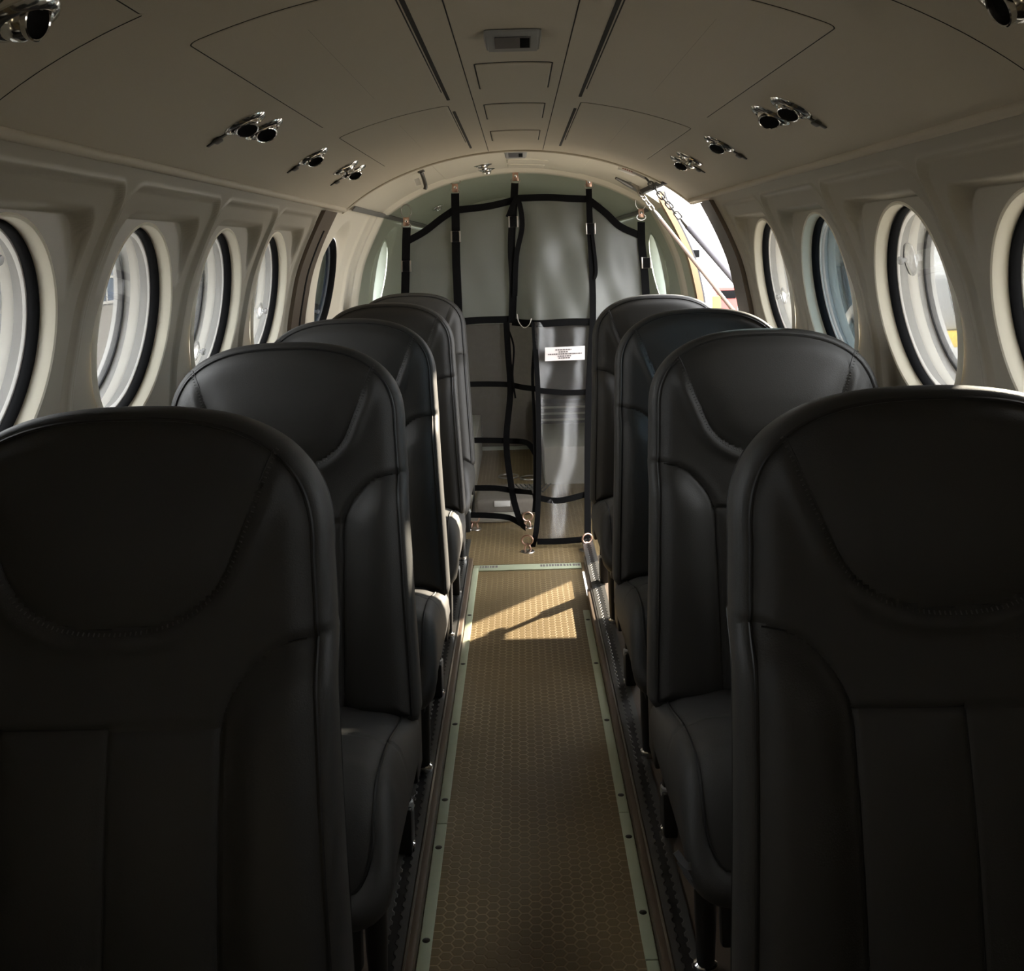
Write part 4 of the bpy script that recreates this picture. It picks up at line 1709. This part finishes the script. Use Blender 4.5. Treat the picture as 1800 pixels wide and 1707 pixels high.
for k, (x, y) in enumerate(((-0.08, 5.45), (0.03, 5.4))):
    bm = bmesh.new()
    pts = [(x + 0.05 * math.cos(t), y + 0.05 * math.sin(t), 0.008) for t in np.linspace(0, 2 * PI, 24, endpoint=False)]
    add_tube(bm, pts, 0.005, 6, closed=True)
    o = bm_obj('tie_ring', bm, M['steel'])
    tag(o, 'steel tie ring on the baggage floor, %s of the two' % ('left' if k == 0 else 'right'), 'ring', 'tie rings on the baggage floor')

# ------------------------------------------------------------------ outside
ZG = -1.25
M['apron'] = mat('pale_concrete', (0.28, 0.26, 0.23), 0.8, var=0.1, vscale=0.6)
M['extwhite'] = mat('white_painted_board', (0.82, 0.82, 0.82), 0.6)
M['blueglass'] = mat('blue_glazing', (0.025, 0.045, 0.085), 0.12, var=0.3, vscale=1.3)
M['facade'] = mat('grey_facade', (0.065, 0.062, 0.06), 0.7, var=0.15, vscale=0.7)  # left building colours darkened to stand in for hangar shade
M['exttan'] = mat('tan_door', (0.16, 0.135, 0.12), 0.6)
M['paleframe'] = mat('pale_window_frames', (0.17, 0.17, 0.17), 0.6)
M['extgrey'] = mat('grey_trailer_side', (0.13, 0.135, 0.14), 0.5, var=0.2, vscale=1.5)
M['extblue'] = mat('blue_cover', (0.12, 0.28, 0.48), 0.5, var=0.2, vscale=2)
M['extnavy'] = mat('navy_cover', (0.02, 0.035, 0.06), 0.5)
M['yellow'] = mat('yellow_paint', (0.75, 0.52, 0.04), 0.5)
M['red'] = mat('red_paint', (0.40, 0.06, 0.05), 0.45)
M['green'] = mat('green_paint', (0.38, 0.46, 0.38), 0.6)
M['orange'] = mat('orange_board', (0.70, 0.42, 0.20), 0.6)

bm = bmesh.new()
add_box(bm, (-60, -40, ZG - 0.1), (60, 60, ZG))
o = bm_obj('ground', bm, M['apron'])
structure(o, 'pale concrete apron outside the windows', 'ground')


def facade(X, y0, y1, z1):
    e = empty('terminal_building', (X, (y0 + y1) / 2, ZG))
    tag(e, 'grey building with blue glazing seen through the left windows', 'building')
    bm = bmesh.new()
    add_box(bm, (-3.0, -(y1 - y0) / 2, 0), (-0.05, (y1 - y0) / 2, z1 - ZG))
    bm_obj('building_wall', bm, M['facade'], e)
    k = 0
    ny, nz = 14, 5
    w, h = (y1 - y0) / ny, 0.56
    for i in range(ny):
        for jz in range(nz):
            z0 = 1.5 + jz * h
            ya = -(y1 - y0) / 2 + i * w
            bm = bmesh.new()
            add_box(bm, (-0.06, ya + 0.03, z0 + 0.03), (0.0, ya + w - 0.03, z0 + h - 0.03))
            bm_obj('glazing', bm, M['blueglass'], e)
    bm = bmesh.new()
    for i in range(ny + 1):
        ya = -(y1 - y0) / 2 + i * w
        add_box(bm, (-0.05, ya - 0.03, 1.45), (0.03, ya + 0.03, 1.55 + nz * h))
    for jz in range(nz + 1):
        add_box(bm, (-0.05, -(y1 - y0) / 2, 1.47 + jz * h), (0.027, (y1 - y0) / 2, 1.53 + jz * h))
    bm_obj('mullions', bm, M['paleframe'], e)


facade(-9.0, 18.0, 30.0, 3.6)
bm = bmesh.new()
add_box(bm, (-7.2, 8.0, ZG), (-6.9, 16.4, 3.2), 0.02)
o = bm_obj('hangar_door', bm, M['exttan'])
tag(o, 'tan sliding hangar door seen through the nearest left window', 'hangar door')
bm = bmesh.new()
add_box(bm, (-8.8, 25.2, ZG), (-8.0, 44.0, 3.4), 0.02)
o = bm_obj('grey_trailer', bm, M['extgrey'])
tag(o, 'grey trailer side seen through the third left window', 'trailer')
# right side
bm = bmesh.new()
add_box(bm, (2.6, 14.0, ZG), (9.5, 14.3, 6.0), 0.01)
hw_ = bm_obj('hangar_wall', bm, M['extwhite'])
structure(hw_, 'white hangar wall outside the open door', 'wall')
bm = bmesh.new()
add_box(bm, (1.9, 12.6, ZG), (2.55, 12.72, 3.0), 0.01)
pb = bm_obj('notice_board', bm, M['extwhite'])
tag(pb, 'white board with black square seen through the open door', 'board')
q = at(1224, 446, 12.55)
bm = bmesh.new()
add_box(bm, (q.x - 0.04, 12.57, q.z - 0.045), (q.x + 0.04, 12.61, q.z + 0.045), 0.004)
bm_obj('black_socket', bm, M['rubber'], pb)
bm = bmesh.new()
for (dx, dz) in ((-0.03, 0.12), (0.02, 0.13), (-0.01, -0.11), (0.05, -0.13)):
    add_box(bm, (q.x + dx, 12.59, q.z + dz), (q.x + dx + 0.025, 12.605, q.z + dz + 0.02))
bm_obj('board_fitting', bm, M['greyp'], pb)
tb = empty('tool_cabinet', (2.42, 11.6, ZG))
tag(tb, 'small red tool cabinet seen low in the open door', 'tool cabinet')
q = at(1277, 528, 11.6)
bm = bmesh.new()
add_box(bm, (q.x - 2.42 - 0.10, 0, 0), (q.x - 2.42 + 0.12, 0.3, q.z - ZG + 0.14), 0.01)
bm_obj('cabinet_body', bm, M['red'], tb)
bm = bmesh.new()
add_box(bm, (q.x - 2.42 - 0.08, -0.012, q.z - ZG + 0.02), (q.x - 2.42 + 0.10, 0.004, q.z - ZG + 0.11), 0.004)
bm_obj('open_shelf', bm, M['rubber'], tb)
bm = bmesh.new()
q = at(1262, 540, 10.6)
add_box(bm, (q.x - 0.05, 10.6, ZG), (q.x + 0.03, 10.68, q.z + 0.11), 0.01)
o = bm_obj('yellow_bollard', bm, M['yellow'])
tag(o, 'yellow post seen low in the open door', 'post')
cart = empty('service_cart', (4.75, 11.8, ZG))
tag(cart, 'yellow and grey service cart seen through the second right window', 'cart')
bm = bmesh.new()
add_box(bm, (-0.9, -0.5, 1.25), (0.9, 0.5, 1.42), 0.03)
bm_obj('cart_deck', bm, M['yellow'], cart)
bm = bmesh.new()
add_box(bm, (-0.6, -0.4, 1.42), (0.5, 0.4, 2.0), 0.06)
bm_obj('cart_engine', bm, M['greyp'], cart)
for sx in (-0.8, 0.8):
    for sy in (-0.4, 0.4):
        bm = bmesh.new()
        add_tube(bm, [(sx, sy, 0), (sx, sy, 1.28)], 0.05, 10)
        bm_obj('leg', bm, M['dull'], cart)
bm = bmesh.new()
add_box(bm, (4.9, 13.5, ZG), (5.25, 13.7, 1.9), 0.02)
o = bm_obj('green_locker', bm, M['green'])
tag(o, 'green locker seen through the second right window', 'locker')
bm = bmesh.new()
add_box(bm, (-0.45, -0.01, 3.37), (0.45, 0.09, 3.9), 0.02)
o2 = bm_obj('orange_sign_board', bm, M['orange'])
o2.location = (5.4, 13.55, ZG)
tag(o2, 'blank orange board above the green locker outside', 'board')

# ------------------------------------------------------------------ light and camera
w = bpy.data.worlds.new('sky')
sc.world = w
w.use_nodes = True
nt = w.node_tree
bg = nt.nodes['Background']
bg.inputs['Color'].default_value = (0.97, 0.98, 1.0, 1)
bg.inputs['Strength'].default_value = 2.2

sun = bpy.data.lights.new('sun', 'SUN')
sun.energy = 6.5
sun.angle = math.radians(1.2)
sun.color = (1.0, 0.88, 0.70)
so = link(bpy.data.objects.new('sun', sun))
sd = Vector((-1.0, -1.05, -0.55))
so.rotation_euler = sd.to_track_quat('-Z', 'Y').to_euler()
so.location = (8, 10, 9)

cam = bpy.data.cameras.new('camera')
co = link(bpy.data.objects.new('camera', cam))
cam.sensor_fit = 'HORIZONTAL'
cam.sensor_width = 36.0
cam.lens = F / 1800 * 36
cam.shift_x = (900 - CX) / 1800
cam.shift_y = (CY - 853.5) / 1800
cam.clip_start = 0.02
cam.clip_end = 300
co.matrix_world = Matrix.Translation((0, 0, H)) @ Matrix.Rotation(math.radians(90), 4, 'X') @ Matrix.Rotation(-math.atan(RO), 4, 'Z')
sc.camera = co

sc.view_settings.view_transform = 'Standard'
sc.view_settings.look = 'None'
sc.view_settings.gamma = 1.0
sc.view_settings.exposure = 2.2
sc.cycles.use_denoising = True
sc.cycles.max_bounces = 14
sc.cycles.diffuse_bounces = 8
sc.cycles.transparent_max_bounces = 24
sc.cycles.sample_clamp_indirect = 8.0
